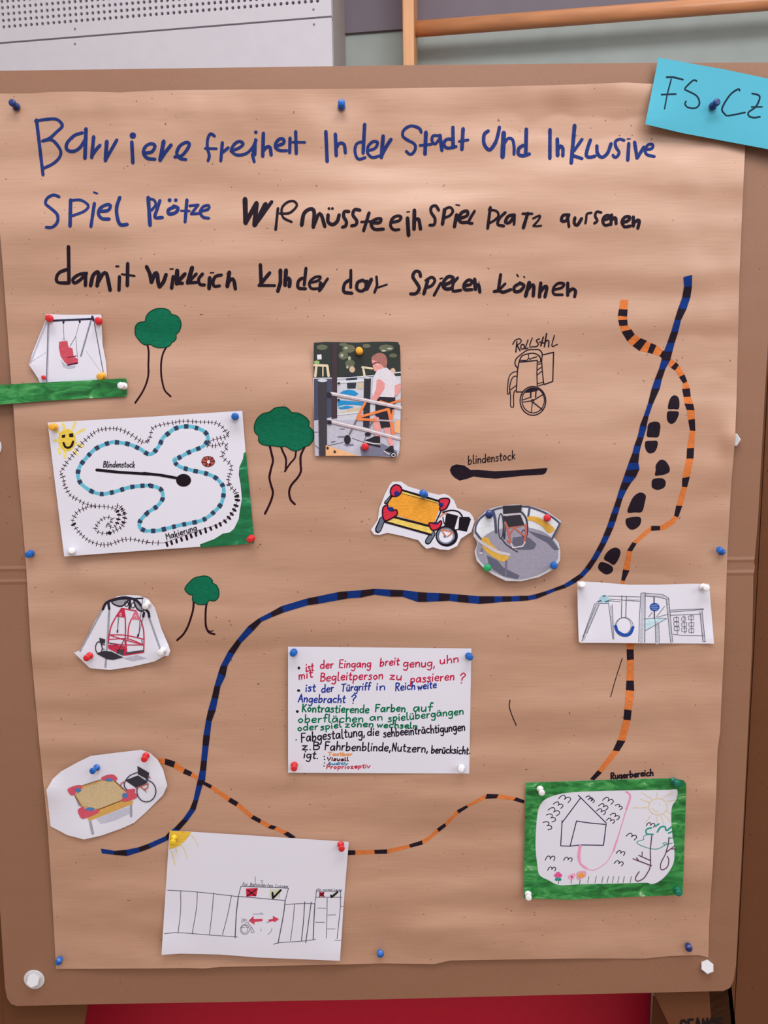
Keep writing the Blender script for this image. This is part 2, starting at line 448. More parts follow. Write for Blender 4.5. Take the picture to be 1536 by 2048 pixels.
for px, py, par in ((150, 58, ap), (627, 19, ap), (150, 88, pp), (628, 49, pp)):
    u, z = wall_hit(px, py, 0)
    vs = [wv(u + .0028 * math.cos(i * math.pi / 5), z + .0028 * math.sin(i * math.pi / 5), .0008) for i in range(10)]
    mesh('screw', vs + [wv(u + .003 * math.cos(i * math.pi / 5), z + .003 * math.sin(i * math.pi / 5), -.001) for i in range(10)],
         [tuple(range(10))] + [(i, (i + 1) % 10, 10 + (i + 1) % 10, 10 + i) for i in range(10)], SCREW, par)

# wall bars
pu0, _ = wall_hit(805, 60, -0.075); pu1, _ = wall_hit(828, 60, -0.075)
wb = empty('wall_bars', wv((pu0 + pu1) / 2, 0, -0.13))
tag(wb, 'light wooden gym wall bars with upright post and round rung', 'wall bars')
up = wall_box('upright_post', pu0, pu1, 0, 3.2, -0.19, -0.075, OAK, wb)
bv = up.modifiers.new('rounded', 'BEVEL'); bv.width = 0.003; bv.segments = 2
def rung(px0, py0, px1, py1, rad):
    n = -0.125
    a, b = wall_hit(px0, py0, n), wall_hit(px1, py1, n); u0, u1 = pu1 - .01, 2.3; zz = (a[1] + b[1]) / 2
    N = 20
    vs = [wv(u, zz + rad * math.sin(2 * math.pi * i / N), n + rad * .8 * math.cos(2 * math.pi * i / N)) for u in (u0, u1) for i in range(N)]
    fs = [(i, (i + 1) % N, N + (i + 1) % N, N + i) for i in range(N)] + [tuple(range(N))[::-1], tuple(range(N, 2 * N))]
    return mesh('rung', vs, fs, OAK_H, wb, smooth=True)
rung(836, 57, 1500, 8, 0.0195)

# ================================================================== cardboard stand, mats
def slab(name, pts, t, m, parent=None, loc=None):
    """front polygon pts (world, facing the camera) given a thickness backwards"""
    n = len(pts); b = [Vector(p) + Vector((0, t, 0)) for p in pts]
    vs = list(pts) + b
    fs = [tuple(range(n)), tuple(range(2 * n - 1, n - 1, -1))] + [(i, n + i, n + (i + 1) % n, (i + 1) % n) for i in range(n)]
    return mesh(name, vs, fs, m, parent, loc=loc)
YS = 0.020
def floor_pt(px, py, y):
    q = P(px, py, y); return Vector((q.x, q.y, 0.0))
st = empty('cardboard_stand', (0, YS, 0))
tag(st, 'dark brown folded cardboard stand behind the pin board, legs and side wings', 'cardboard stand')
ztop = P(1500, 722, YS).z
xl, xr, xf = P(8, 2030, YS).x, P(170, 2030, YS).x, P(1468, 2030, YS).x
slab('left_leg_panel', [Vector((xl, YS, 0)), Vector((P(172, 2040, YS).x - .09, YS, 0)), P(176, 2005, YS), P(176, 1700, YS), Vector((xl, YS, P(0, 1700, YS).z))], .006, BOARD_DARK, st)
slab('left_wing', [Vector((xl - .45, .14, 0)), Vector((xl - .002, YS + .004, 0)), Vector((xl - .002, YS + .004, ztop)), Vector((xl - .45, .14, ztop))], .006, BOARD_DARK, st)
a, b = P(1311, 1992, YS), P(1337, 2048, YS); k = (b.z) / (a.z - b.z)
foot = Vector((b.x + (b.x - a.x) * k, YS, 0))
slab('right_leg_panel', [foot, Vector((xf, YS, 0)), Vector((xf, YS, ztop)), Vector((P(1300, 1700, YS).x, YS, ztop)), P(1311, 1992, YS)], .006, BOARD_DARK, st)
slab('right_wing', [Vector((xf + .002, YS + .001, 0)), Vector((xf + .6, .10, 0)), Vector((xf + .6, .10, ztop)), Vector((xf + .002, YS + .001, ztop))], .006, BOARD_DARK, st)
q0, q1 = P(1311, 1992, YS + .006), foot + Vector((0, .006, 0))
mesh('inner_flap', [q1, q0, P(1306, 1992, .17), floor_pt(1296, 2048, .17)], [(0, 1, 2, 3)], BOARD_DARK, st)
tx = lay('printed_lettering', art('X 5.4 SEANCE 1362 2066 1446 2062 14.5 0'), mat((28, 14, 18), var=0, key='print'), st, lambda x, y: -YS + .0004, 0, label='black printed letters')
RED = mat((196, 26, 56), rough=0.5, var=0.03, scale=60, spec=0.35, key='vinyl')
BLUE = mat((20, 84, 190), rough=0.5, var=0.03, scale=60, spec=0.35, key='vinyl')
def gym_mat(name, x0, x1, z1, y, t, m, label):
    bm = bmesh.new(); bmesh.ops.create_cube(bm, size=1)
    for v in bm.verts: v.co = Vector((x0 + (v.co.x + .5) * (x1 - x0), y + (v.co.y + .5) * t, (v.co.z + .5) * z1))
    bmesh.ops.bevel(bm, geom=bm.edges[:], offset=.012, segments=3, affect='EDGES', profile=.6)
    vs = [v.co.copy() for v in bm.verts]; fs = [[v.index for v in f.verts] for f in bm.faces]; bm.free()
    o = mesh(name, vs, fs, m, loc=((x0 + x1) / 2, y + t / 2, 0))
    return tag(o, label, 'gym mat')
gym_mat('gym_mat', P(120, 2020, .26).x, P(1304, 2020, .26).x, .72, .26, .10, RED, 'red vinyl gym mat standing behind the bottom of the pin board')
gym_mat('gym_mat', P(1500, 700, .30).x, P(2050, 700, .30).x, P(1530, 480, .3).z, .30, .10, BLUE, 'blue vinyl gym mat standing behind the right wing of the stand')

# ================================================================== pin board
BL = [(-104, 143), (400, 136), (768, 131), (1000, 128.5), (1300, 125.5), (1500, 125), (1566, 125), (1553, 350), (1541, 585), (1534, 720), (1529, 800),
      (1516, 1040), (1510, 1110), (1508, 1124), (1510, 1134), (1507, 1150), (1504, 1300), (1489, 1600), (1472, 1930), (1467, 1962), (1460, 1976), (1446, 1982), (1300, 1985.5), (1100, 1990), (768, 1998.5),
      (400, 2005), (210, 2008), (34, 2012), (22, 2008), (14, 1996), (10, 1975), (2, 1850), (-45, 1060)]
def crease_y(px): return 1151 - 0.0125 * px
def board_depth(px, py):
    d = abs(py - crease_y(px))
    return 0.0011 * max(0, 1 - abs(d - 13) / 6)
def cut(loop, lines, step=60):
    """outline cut by lines y = a + b x, as convex cells"""
    bm = bmesh.new(); loop = [Vector((x, y, 0)) for x, y in loop]
    vs = [bm.verts.new(v) for v in loop]
    for t in geometry.tessellate_polygon([loop]): bm.faces.new([vs[i] for i in t])
    for a_, b_ in lines:
        bmesh.ops.bisect_plane(bm, geom=bm.verts[:] + bm.edges[:] + bm.faces[:], plane_co=(0, a_, 0), plane_no=Vector((-b_, 1, 0)).normalized())
    out = [[(v.co.x, v.co.y) for v in f.verts] for f in bm.faces]; bm.free()
    return out
bd = empty('pin_board', P(740, 2000) - Vector((0, 0, 0)))
tag(bd, 'large brown cardboard pin board with two pressed fold lines, behind the poster', 'pin board')
o = lay('cardboard_sheet', cut(BL, [(1151 + q, -0.0125) for q in (-24, -19, -13, -7, 0, 7, 13, 19, 24)]), BOARD, bd, board_depth)
solid(o, .007)

# ------------------------------------------------------------------ poster of brown wrapping paper
LE = [(-22, 187), (-10, 350), (5, 525), (22, 760), (26, 805), (33, 910), (42, 1010), (52, 1130), (62, 1300), (78, 1480), (95, 1650), (104, 1790), (112, 1938)]
RE = [(1495, 172), (1490, 300), (1484, 430), (1479, 550), (1473, 800), (1470, 880), (1463, 960), (1455, 1100), (1448, 1300), (1444, 1380), (1440, 1465), (1435, 1500), (1432, 1600), (1425, 1740), (1421, 1800), (1418, 1850), (1417, 1915)]
TE = [(-22, 187), (60, 187), (100, 184), (170, 183), (240, 185), (310, 181), (380, 180), (600, 178), (768, 177), (1000, 173), (1150, 169), (1250, 165), (1310, 168), (1495, 172)]
BE = [(112, 1938), (300, 1937), (370, 1936), (408, 1937), (440, 1934), (768, 1927), (870, 1928), (900, 1921), (1150, 1917), (1290, 1917), (1340, 1912), (1395, 1910), (1417, 1915)]
PINH = [(30, 210), (683, 208), (59, 1108), (1440, 1101), (120, 1918), (761, 1907), (1375, 1892)]
def paper_h(px, py):
    """how far the wrapping paper stands off the board (m): sagging horizontal waves, crumples near the edges"""
    q = P(px, py, -.003); x, z = q.x, q.z
    up_ = max(0.0, min(1.0, (z - 1.45) / 0.45))
    N = noise.noise
    h = 0.0050 + 0.0092 * N(Vector((x * 1.5 + 4 + z * .9, z * 8.4, 1.3))) + 0.0054 * N(Vector((x * 3.6 + z * 2, z * 19, 7.1)))
    h += 0.0009 * N(Vector((x * 9 + z * 9, z * 13 - x * 7, 2.2))) * (0.5 + up_)
    h += 0.0006 * N(Vector((x * 14, z * 40, 5.2)))
    e = math.exp(-((px - 1420) / 110) ** 2) + math.exp(-((py - 225) / 70) ** 2) + math.exp(-((py - 1890) / 45) ** 2)
    h += 0.0016 * e * N(Vector((x * 24, z * 17, 9.9)))
    for a_, b_ in PINH:
        d = ((px - a_) ** 2 + (py - b_) ** 2) / 70 ** 2
        if d < 6: h = h + (0.0008 - h) * math.exp(-d)
    h = 0.0016 + math.sqrt(max(0, h) ** 2 + 1e-7)
    d = ((px - 1462) / 24) ** 2 + ((py - 880) / 34) ** 2
    if d < 8: h += 0.0090 * math.exp(-d)
    return h
HC = {}
def PH(px, py):
    k = (round(px, 1), round(py, 1))
    if k not in HC: HC[k] = paper_h(px, py)
    return HC[k]
po = empty('poster', P(760, 1930))
tag(po, 'big brown wrapping paper poster with handwriting, drawn paths, trees and footprints', 'poster')
NU, NV = 330, 400
vs, fs = [], []
for j in range(NV + 1):
    v = j / NV
    for i in range(NU + 1):
        u = i / NU
        yl, yr = 187 + (1938 - 187) * v, 172 + (1915 - 172) * v
        xl_, xr_ = interp(LE, yl, 1, 0), interp(RE, yr, 1, 0)
        xt, xb = -22 + 1517 * u, 112 + 1305 * u
        yt, yb = interp(TE, xt, 0, 1), interp(BE, xb, 0, 1)
        px = xl_ * (1 - u) + xr_ * u
        py = yt * (1 - v) + yb * v
        vs.append(P(px, py, -paper_h(px, py)))
        if i and j:
            k = len(vs) - 1; fs.append((k - NU - 2, k - NU - 1, k, k - 1))
sheet = mesh('paper_sheet', vs, fs, KRAFT, po, smooth=True, camface=True)

# ------------------------------------------------------------------ writing and drawings on the poster
BLUE_INK, BLACK_INK = ink((36, 52, 114)), ink((34, 24, 36))
A1, A2, A3, A4 = F(50, 220, 450, 1536), F(390, 220, 790, 1536), F(700, 220, 1060, 1536), F(960, 220, 1340, 1536)
A5, A6, A7 = F(70, 370, 450, 1536), F(470, 380, 870, 1536), F(840, 380, 1300, 1536)
A8, A9, A10 = F(90, 480, 490, 1536), F(490, 500, 890, 1536), F(780, 510, 1180, 1536)
def word(polys, m): return lay('handwritten_word', polys, m, po, PH, 2, step=.0002)
def W(m, *parts):
    polys = []
    for fr, spec in parts: polys += art(spec, fr, 1.1)
    return word(polys, m)
W(BLUE_INK, (A1, 'P 6 88 75 138 498;S 5.5 80 85 150 73 230 68 270 90 285 125 240 170 190 215 133 238;S 5.5 133 238 200 228 245 265 275 320 260 370 210 415 140 448;'
  'S 6 440 175 380 195 325 250 320 300 365 318 420 290 468 215;P 7 468 145 460 370;P 6.5 527 205 512 365;S 6 515 350 545 305 576 270;'
  'P 7 628 240 618 388;P 6 618 385 660 310 705 230;P 6.5 820 245 828 405;D 828 196 25;S 6 925 330 975 320 998 275 970 258 925 280 910 330 940 370 998 378;'
  'P 7.5 1065 240 1038 385;P 6.5 1040 380 1080 320 1122 268;S 6 1150 360 1210 345 1262 270 1240 248 1190 275 1165 330 1190 370 1235 380'))
W(BLUE_INK, (A2, 'S 5.5 150 200 120 182 98 220 95 290 110 350 100 390;P 5 78 295 165 297;P 6 210 250 198 390;P 6 204 330 255 290;'
  'S 5.5 275 315 340 290 370 260 340 240 300 265 280 310 320 345 390 335 440 290 470 230;P 5 465 225 462 345;P 5.5 440 340 455 398;F 432 305 472 225 472 345 440 342;D 467 170 14;'
  'P 6.5 525 178 520 355;S 6.5 525 310 550 285 575 285 585 345;S 6 630 275 680 255 680 225 650 222 620 255 620 290 650 310 705 312;'
  'P 6 730 215 727 328;P 6 773 165 778 335;P 4.5 750 247 845 248'))
W(BLUE_INK, (A2, 'P 6.5 1005 165 1015 395;P 6.5 1078 185 1085 350;S 6 1085 290 1110 255 1145 265 1155 330'))
W(BLUE_INK, (A3, 'P 6.5 125 122 112 368;S 5.5 110 270 60 285 42 340 55 400 80 420 130 405;S 5.5 150 348 215 325 235 275 195 270 155 310 150 365 190 405 255 390;'
  'P 7 283 222 268 405;P 6.5 270 390 310 310 350 250'))
W(BLUE_INK, (A3, 'S 5.5 608 190 590 155 520 135 460 170 450 220 490 255 545 285 560 320 540 365 510 378 480 352;P 7 648 190 640 376;P 5 597 302 695 292;'
  'S 5.5 770 220 710 220 700 260 725 290 770 240;P 6.5 768 215 785 345;P 6.5 878 147 880 320;S 6 875 250 825 250 800 290 830 325 905 312;P 7 965 160 955 335;P 5 932 268 1008 255'))
W(BLUE_INK, (A3, 'S 6.5 1180 178 1145 210 1145 290 1190 340 1240 280 1265 200 1275 147;P 8.5 1312 195 1302 400;S 5.5 1310 300 1345 245 1385 250 1400 310 1400 378'),
  (A4, 'P 7 375 155 370 365;S 6.5 350 285 315 310 310 355 345 370 400 355'))
W(BLUE_INK, (A4, 'P 6.5 566 158 565 391;P 7 625 235 628 368;S 6.5 630 320 650 290 670 310 670 370;P 7 765 125 738 428;P 6 825 237 760 330;P 6 750 368 825 392;'
  'S 6.5 893 242 870 310 860 370 890 382 930 372;S 6.5 945 290 950 350 985 382 1030 350 1060 272;S 5.5 1165 245 1130 235 1095 255 1100 300 1125 340 1110 375 1090 382 1075 365;'
  'P 6.5 1203 270 1195 405;P 2.5 1190 234 1215 232;P 6.5 1250 260 1270 388;P 6.5 1270 388 1325 300;S 5.5 1325 322 1390 310 1395 278 1360 280 1335 320 1350 360 1410 375'))
W(BLUE_INK, (A5, 'S 5.5 195 95 150 80 100 105 85 150 130 190 180 240 180 300 140 340 90 342;P 6.5 288 120 283 332;S 5 285 125 370 122 430 165 400 210 305 248;'
  'P 6 480 148 452 335;P 3.5 475 58 503 68;S 6 515 212 590 205 610 165 580 158 530 185 512 230 540 270 600 275;S 6.5 685 100 660 180 665 260 690 320 745 318'))
W(BLUE_INK, (A5, 'P 7 915 100 930 325;S 5 910 110 960 120 975 160 940 205;S 6 1010 125 985 200 970 262 1030 262;S 6.5 1130 175 1080 200 1085 235 1140 220 1155 185 1120 170;'
  'D 1088 122 16;D 1138 122 15;P 6 1228 120 1213 298;P 4 1180 208 1250 210;P 5 1250 168 1320 160;P 5 1320 160 1265 230;P 5 1262 234 1320 230;'
  'S 5.5 1335 214 1400 195 1405 165 1360 175 1335 220 1360 260 1405 268'))
W(BLACK_INK, (A6, 'P 9 77 70 82 252;P 8 85 245 165 100;P 8.5 165 100 150 270;P 8.5 152 268 235 108;P 6.5 175 240 282 90;P 5 330 140 312 305;'
  'S 4.5 345 180 420 175 475 120 450 85 400 95 360 140 370 210 435 245'))
W(BLACK_INK, (A6, 'S 7 512 270 530 180 580 145 608 170 602 285;S 6.5 605 272 640 190 662 190 690 280;S 6.5 715 190 715 245 750 265 785 240 800 190;D 722 142 11;D 748 142 11;'
  'S 6 875 165 840 165 835 205 855 240 850 275 825 285;S 6 960 155 920 150 905 190 935 235 930 265 895 275;P 6 1030 175 988 312;P 4.5 970 245 1040 240;'
  'S 6 1050 252 1110 250 1120 220 1080 225 1045 255 1070 300 1140 300'))
W(BLACK_INK, (A6, 'S 5.5 1205 248 1260 235 1275 205 1240 200 1205 225 1195 275 1220 305 1260 303;P 7 1325 215 1333 348;P 2.5 1320 168 1340 166;P 7 1378 155 1375 300;S 6.5 1378 230 1410 225 1425 300'))
W(BLACK_INK, (A7, 'S 5.5 125 135 105 105 75 115 75 150 100 190 95 230 65 235;P 6.5 165 130 150 228;S 5 160 130 200 115 220 140 200 170 165 185;P 6.5 245 165 230 245;P 2.5 240 98 265 102;'
  'S 6 262 192 315 170 315 140 280 150 258 190 275 215 320 215;S 5 365 140 335 190 325 220 350 222'))
W(BLACK_INK, (A7, 'P 5.5 470 115 452 256;S 4.5 460 130 510 140 525 170 500 200 465 220;S 5.5 570 150 530 190 520 230 560 240;S 6 630 165 590 175 570 215 600 215 630 170;P 5 632 165 628 230;'
  'P 6 720 155 690 253;P 4.5 685 158 750 158;S 4 755 190 800 170 795 195 757 240;S 3.5 757 240 780 242 810 238'))
W(BLACK_INK, (A7, 'S 6 990 165 955 170 945 205 975 205 995 165;P 5 985 165 995 245;S 6 1035 185 1030 220 1050 235 1080 190;S 4.5 1145 152 1115 160 1110 195 1105 222;'
  'S 5 1210 150 1180 145 1170 175 1185 205 1165 222;S 5.5 1222 202 1260 190 1265 170 1235 175 1220 205 1235 235 1265 230;P 6 1280 165 1275 230;S 6 1278 200 1305 185 1310 225;'
  'S 6 1348 218 1390 205 1400 180 1370 180 1350 210 1365 245 1405 240;P 6.5 1425 180 1425 240;S 6 1428 220 1455 200 1465 210 1455 255'))
W(BLACK_INK, (A8, 'P 6.5 180 50 184 330;S 6 170 225 110 250 88 290 100 325 182 330;S 6 320 255 260 265 215 300 225 330 265 310 315 262;P 6.5 312 260 310 350;'
  'S 7 350 350 370 270 405 245 412 270 400 352;S 7 408 320 445 260 470 255 485 310 500 385;P 6 572 280 568 386;P 3.5 545 202 565 202;P 6.5 635 180 632 350;S 4 590 262 630 268 688 275'))
W(BLACK_INK, (A8, 'S 7 780 205 805 260 817 325;S 7 818 325 845 255 862 262 868 320 880 360;S 7 880 360 910 320 930 265;P 6.5 985 280 972 370;P 2.5 960 222 985 222;'
  'P 8 1015 235 1012 335;P 7 1020 320 1075 260;P 6.5 1015 330 1055 332;P 8 1130 212 1097 328;P 6 1162 260 1100 325;P 6 1100 328 1165 325;S 6 1210 260 1180 300 1190 340 1225 345;'
  'P 7 1265 290 1260 372;P 2.5 1270 252 1295 250;S 6 1355 268 1310 280 1290 320 1300 355 1340 352;P 7.5 1415 248 1400 356;S 6.5 1405 330 1430 300 1450 310 1462 375'))
W(BLACK_INK, (A9, 'P 6.5 118 113 125 270;P 6.5 190 175 112 270;P 5 105 272 230 273;P 7 272 155 272 250 252 316;P 7.5 315 155 308 270;S 7 312 235 335 215 345 240 340 280;'
  'P 6 468 140 455 268;S 6 440 215 410 240 410 290 465 297;S 5 497 252 560 235 580 205 535 210 495 250 510 295 570 295;P 6 580 250 572 312;P 5 572 312 635 220;P 7 575 305 605 262'))
W(BLACK_INK, (A9, 'P 5.5 813 155 812 288;S 6 800 230 765 260 760 320 822 332;S 6 905 230 865 250 860 300 900 315 940 270 905 230;P 7 935 240 930 300;P 7 935 300 970 225;P 5 1010 205 1015 270 995 325;P 3.5 1008 292 1090 265'))
W(BLACK_INK, (A10, 'S 6 235 165 225 130 195 125 175 165 205 215 225 255 200 295 158 298;P 6.5 290 195 260 298;S 5.5 275 195 320 170 345 195 320 235 280 250;P 5 390 215 338 310;P 3 385 182 402 178;'
  'S 6.5 415 232 470 205 485 175 450 165 415 200 410 245 440 262 470 255;S 5.5 520 175 485 220 485 275 545 270;S 6 570 238 620 225 630 200 600 192 570 225 575 265 630 265;P 6.5 650 185 657 265;S 6 660 240 680 225 690 285'))
W(BLACK_INK, (A10, 'P 6 850 150 832 270;P 5 885 220 835 270;S 6 800 280 840 275 870 285 928 265;S 6 1000 215 955 245 960 280 1000 275 1030 235 1000 215;P 3 975 150 985 165;P 2.5 1028 165 1035 172;'
  'P 7 1070 210 1042 315;S 6 1055 270 1090 230 1105 240 1100 315;P 6.5 1158 215 1148 322;S 6 1155 285 1190 240 1205 250 1190 322;S 5 1258 267 1320 250 1335 220 1290 218 1255 255 1260 300 1325 305;'
  'P 6 1365 215 1365 310;S 6 1370 285 1400 260 1425 275 1418 320'))

# trees painted on the paper
DG = ink((16, 108, 78)); DGO = ink((0, 64, 44)); TRUNK = ink((44, 14, 28))
def drawn_tree(fr, crown, trunk, label):
    t = empty('drawn_tree', parent=po); t['label'] = label
    lay('trunk', art(trunk, fr), TRUNK, t, PH, 1, step=.0002)
    lay('crown', art('G ' + crown, fr), DG, t, PH, 2, step=.0002)
    lay('crown_outline', art('K 1.7 ' + crown, fr), DGO, t, PH, 3, step=.0002)
drawn_tree(F(250, 600, 390, 1303), '370 400 390 320 440 240 540 175 650 155 760 165 830 205 868 268 940 280 1010 340 1042 430 1035 510 1000 590 950 640 955 700 920 760 870 790 840 840 780 875 700 885 610 885 530 860 470 825 380 835 300 790 240 720 195 650 185 580 195 490 240 430 300 408',
           'S 3.8 415 825 440 960 435 1200 435 1380 400 1540 320 1720 190 1915;S 3.6 780 855 710 990 675 1150 672 1350 690 1500 740 1680 850 1795', 'green tree drawn beside the red swing seat picture')
drawn_tree(F(490, 790, 650, 1260), '380 270 470 205 560 190 640 190 700 235 735 275 840 285 940 340 1000 400 1012 450 1005 495 1070 560 1085 640 1065 720 1010 790 930 815 870 860 790 880 720 860 640 810 560 815 440 800 340 795 250 765 210 710 215 650 160 590 145 510 165 420 220 340 290 290',
           'S 4.4 385 780 420 930 440 1040 410 1160 385 1300 410 1420 440 1540 400 1690 315 1870;S 4 560 800 600 900 645 1010 640 1190;S 3.6 805 870 785 990 710 1080 625 1205;S 4.4 945 805 880 950 875 1080 880 1200 830 1300 730 1420 695 1530 720 1650 785 1720', 'widest green drawn tree, next to the photo print')
drawn_tree(F(340, 1130, 460, 1446), '355 575 400 490 500 380 600 305 710 280 810 262 920 280 1000 340 1025 390 1025 440 1100 470 1160 560 1180 680 1160 780 1100 850 1020 865 945 850 900 910 850 945 760 955 660 940 580 890 540 850 540 780 550 725 470 710 390 640',
           'S 4 570 870 560 1050 510 1250 430 1480 320 1670 170 1815;S 4 885 915 860 1100 858 1400 890 1550 950 1630 1075 1668;S 2.2 925 1580 990 1600 1035 1580', 'smallest green drawn tree, above the blue and black path')

# striped paths: stations are pairs of edge points, each followed by the colour of the stretch after it
def path_polys(fr, s, want):
    out = []; tk = s.split(); st_ = []; i = 0
    while i < len(tk):
        c = tk[i + 4] if i + 4 < len(tk) else ''
        v = list(map(float, tk[i:i + 4])); st_.append((fr(v[0], v[1]), fr(v[2], v[3]), c)); i += 5
    for (a, b, c), (p, q, _) in zip(st_, st_[1:]):
        if (c != want and want != '*') or c == 'x': continue
        seg = []
        n = max(1, int(max(math.dist(a, p), math.dist(b, q)) / 5))
        ed = [[((e[0] + (g[0] - e[0]) * j / n), (e[1] + (g[1] - e[1]) * j / n)) for j in range(n + 1)] for e, g in ((a, p), (b, q))]
        mid = [((e[0] + g[0]) / 2, (e[1] + g[1]) / 2) for e, g in zip(*ed)]
        for j in range(n):
            seg.append([ed[0][j], ed[0][j + 1], mid[j + 1], mid[j]]); seg.append([mid[j], mid[j + 1], ed[1][j + 1], ed[1][j]])
        out.append(seg)
    return out
P1, P2, P3, P4, P5, P6 = F(1180, 540, 1420, 1536), F(1180, 850, 1420, 1489), F(980, 1280, 1300, 1536), F(680, 1540, 1100, 1536), F(180, 1140, 720, 1536), F(680, 1140, 1300, 1536)
ORANGE = [(P1, '389 382 490 378 o 372 500 482 505 k 355 585 475 595 o 362 640 478 635 k 378 715 482 710 o 405 790 530 758 k 480 912 572 825 o 545 970 650 872 k 635 1035 728 905 o 735 1055 780 935 k 800 1072 852 962 o 890 1100 935 1030 k 925 1130 990 1060 x 1000 1210 1035 1130 o 1035 1250 1100 1180 k 1090 1285 1138 1215 o 1140 1370 1210 1335 k 1195 1450 1245 1425 o 1180 1525 1278 1512 k 1200 1625 1290 1620 o 1210 1710 1322 1715 k 1240 1790 1338 1795 o 1258 1920 1342 1905 k 1280 2050 1348 2050'),
          (P2, '1235 0 1303 0 k 1240 65 1305 75 o 1205 290 1292 285 k 1198 415 1285 415 o 1145 660 1240 640 k 1142 765 1205 772 o 1070 1000 1145 1005 k 1045 1125 1095 1145 o 990 1180 1050 1220 o 876 1250 920 1302 o 870 1252 870 1305 k 762 1250 757 1312 o 650 1340 690 1375 o 525 1455 580 1470 k 460 1560 520 1568 o 410 1795 490 1805 k 388 1925 430 1935 o 390 1975 428 1978'),
          (P3, '1310 20 1393 20 o 1312 90 1378 90 k 1315 195 1382 185 o 1310 390 1380 390 k 1305 480 1385 488 o 1290 665 1360 675 k 1282 765 1350 770 o 1225 960 1300 970 k 1180 1060 1240 1068 o 1035 1250 1075 1275 k 960 1335 1000 1346'),
          (P4, '40 592 40 620 k 65 588 65 622 k 112 588 112 620 o 250 585 255 614 k 345 580 345 612 o 505 545 515 568 k 600 515 605 545 o 660 475 668 502 o 708 430 725 452 k 765 390 778 410 o 855 295 868 318 k 925 258 938 272 o 1075 175 1062 210 k 1162 178 1145 207 o 1290 200 1268 222 k 1350 222 1344 245'),
          (P5, '380 1072 385 1102 o 428 1072 425 1106 k 485 1090 475 1124 o 540 1130 528 1157 k 582 1150 570 1174 o 625 1180 612 1197 k 640 1198 632 1214 k 695 1225 685 1244 o 800 1295 785 1317 k 845 1322 830 1344 o 930 1395 915 1414 k 975 1420 965 1440 o 1030 1450 1010 1467 k 1062 1460 1045 1477 o 1125 1488 1100 1502 k 1172 1520 1140 1527')]
BLUEP = [(P1, '1197 90 1308 62 b 1205 215 1305 210 k 1180 355 1285 350 b 1130 490 1235 500 k 1085 635 1165 640 b 1040 790 1130 790 k 990 930 1085 930 b 945 1045 1055 1045 k 915 1155 1025 1160 b 880 1275 965 1265 k 830 1400 920 1400 b 790 1520 895 1515 k 745 1700 805 1715 b 690 1865 750 1875 k 640 1990 722 2005'),
         (P2, '622 8 708 12 b 590 150 665 155 k 550 255 632 262 b 525 355 612 355 k 480 470 600 470 b 448 565 615 545 k 425 630 570 645 b 395 715 510 715 k 365 800 455 805 b 330 915 405 910 k 295 1020 372 1020 b 265 1100 348 1100 k 232 1200 318 1195 b 205 1275 290 1275 k 165 1375 245 1375 b 125 1465 200 1470 k 75 1560 145 1570 b 10 1675 90 1665 k -60 1770 0 1800'),
         (P6, '1215 -10 1240 -3 b 1188 20 1205 35 k 1143 50 1165 64 b 1108 72 1118 88 k 1060 90 1065 105 b 1020 105 1025 122 k 968 120 975 142 b 930 128 935 150 k 890 128 890 154 b 850 130 850 156 k 805 130 805 158 b 765 130 765 162 k 690 130 690 168 b 635 125 640 163 k 585 121 582 158 b 545 118 540 152 k 492 114 488 155 b 430 112 430 158 k 388 109 385 158 b 315 100 310 132 k 250 97 250 132 b 170 93 170 122 k 105 100 100 137 b 38 105 35 141 k -5 108 -5 148'),
         (P5, '1465 120 1465 162 k 1405 127 1410 172 b 1295 150 1300 192 k 1235 162 1240 200 b 1090 205 1100 242 k 1028 240 1035 268 b 960 275 975 295 k 900 320 930 345 b 838 395 860 415 k 785 465 820 478 b 742 548 782 545 k 730 585 770 605 b 708 660 742 662 k 692 728 728 732 b 672 798 715 798 k 660 855 692 860 b 645 940 682 942 k 640 998 675 1000 b 632 1085 665 1085 k 625 1140 660 1142 b 613 1195 655 1195 k 606 1225 640 1225 b 588 1310 615 1312 k 568 1360 600 1365 b 530 1415 555 1428 k 480 1468 508 1480 b 450 1490 468 1510 k 428 1515 440 1538 b 330 1558 345 1582 k 275 1578 285 1604 b 205 1592 210 1627 k 140 1598 135 1620 b 62 1585 68 1612')]
def drawn_path(name, data, col, m, lay0, label):
    t = empty(name, parent=po); t['label'] = label
    lay('colour_band', [q for fr, s in data for sg in path_polys(fr, s, '*') for q in sg], m, t, PH, lay0, step=.0002)
    for fr, s in data:
        for sg in path_polys(fr, s, 'k'): lay('black_stripe', sg, BLACK_INK, t, PH, lay0 + 1, step=.0002)
drawn_path('drawn_path', ORANGE, 'o', ink((212, 120, 62)), 1, 'orange path with black stripes')
drawn_path('drawn_path', BLUEP, 'b', ink((18, 50, 122)), 3, 'blue path with black stripes')

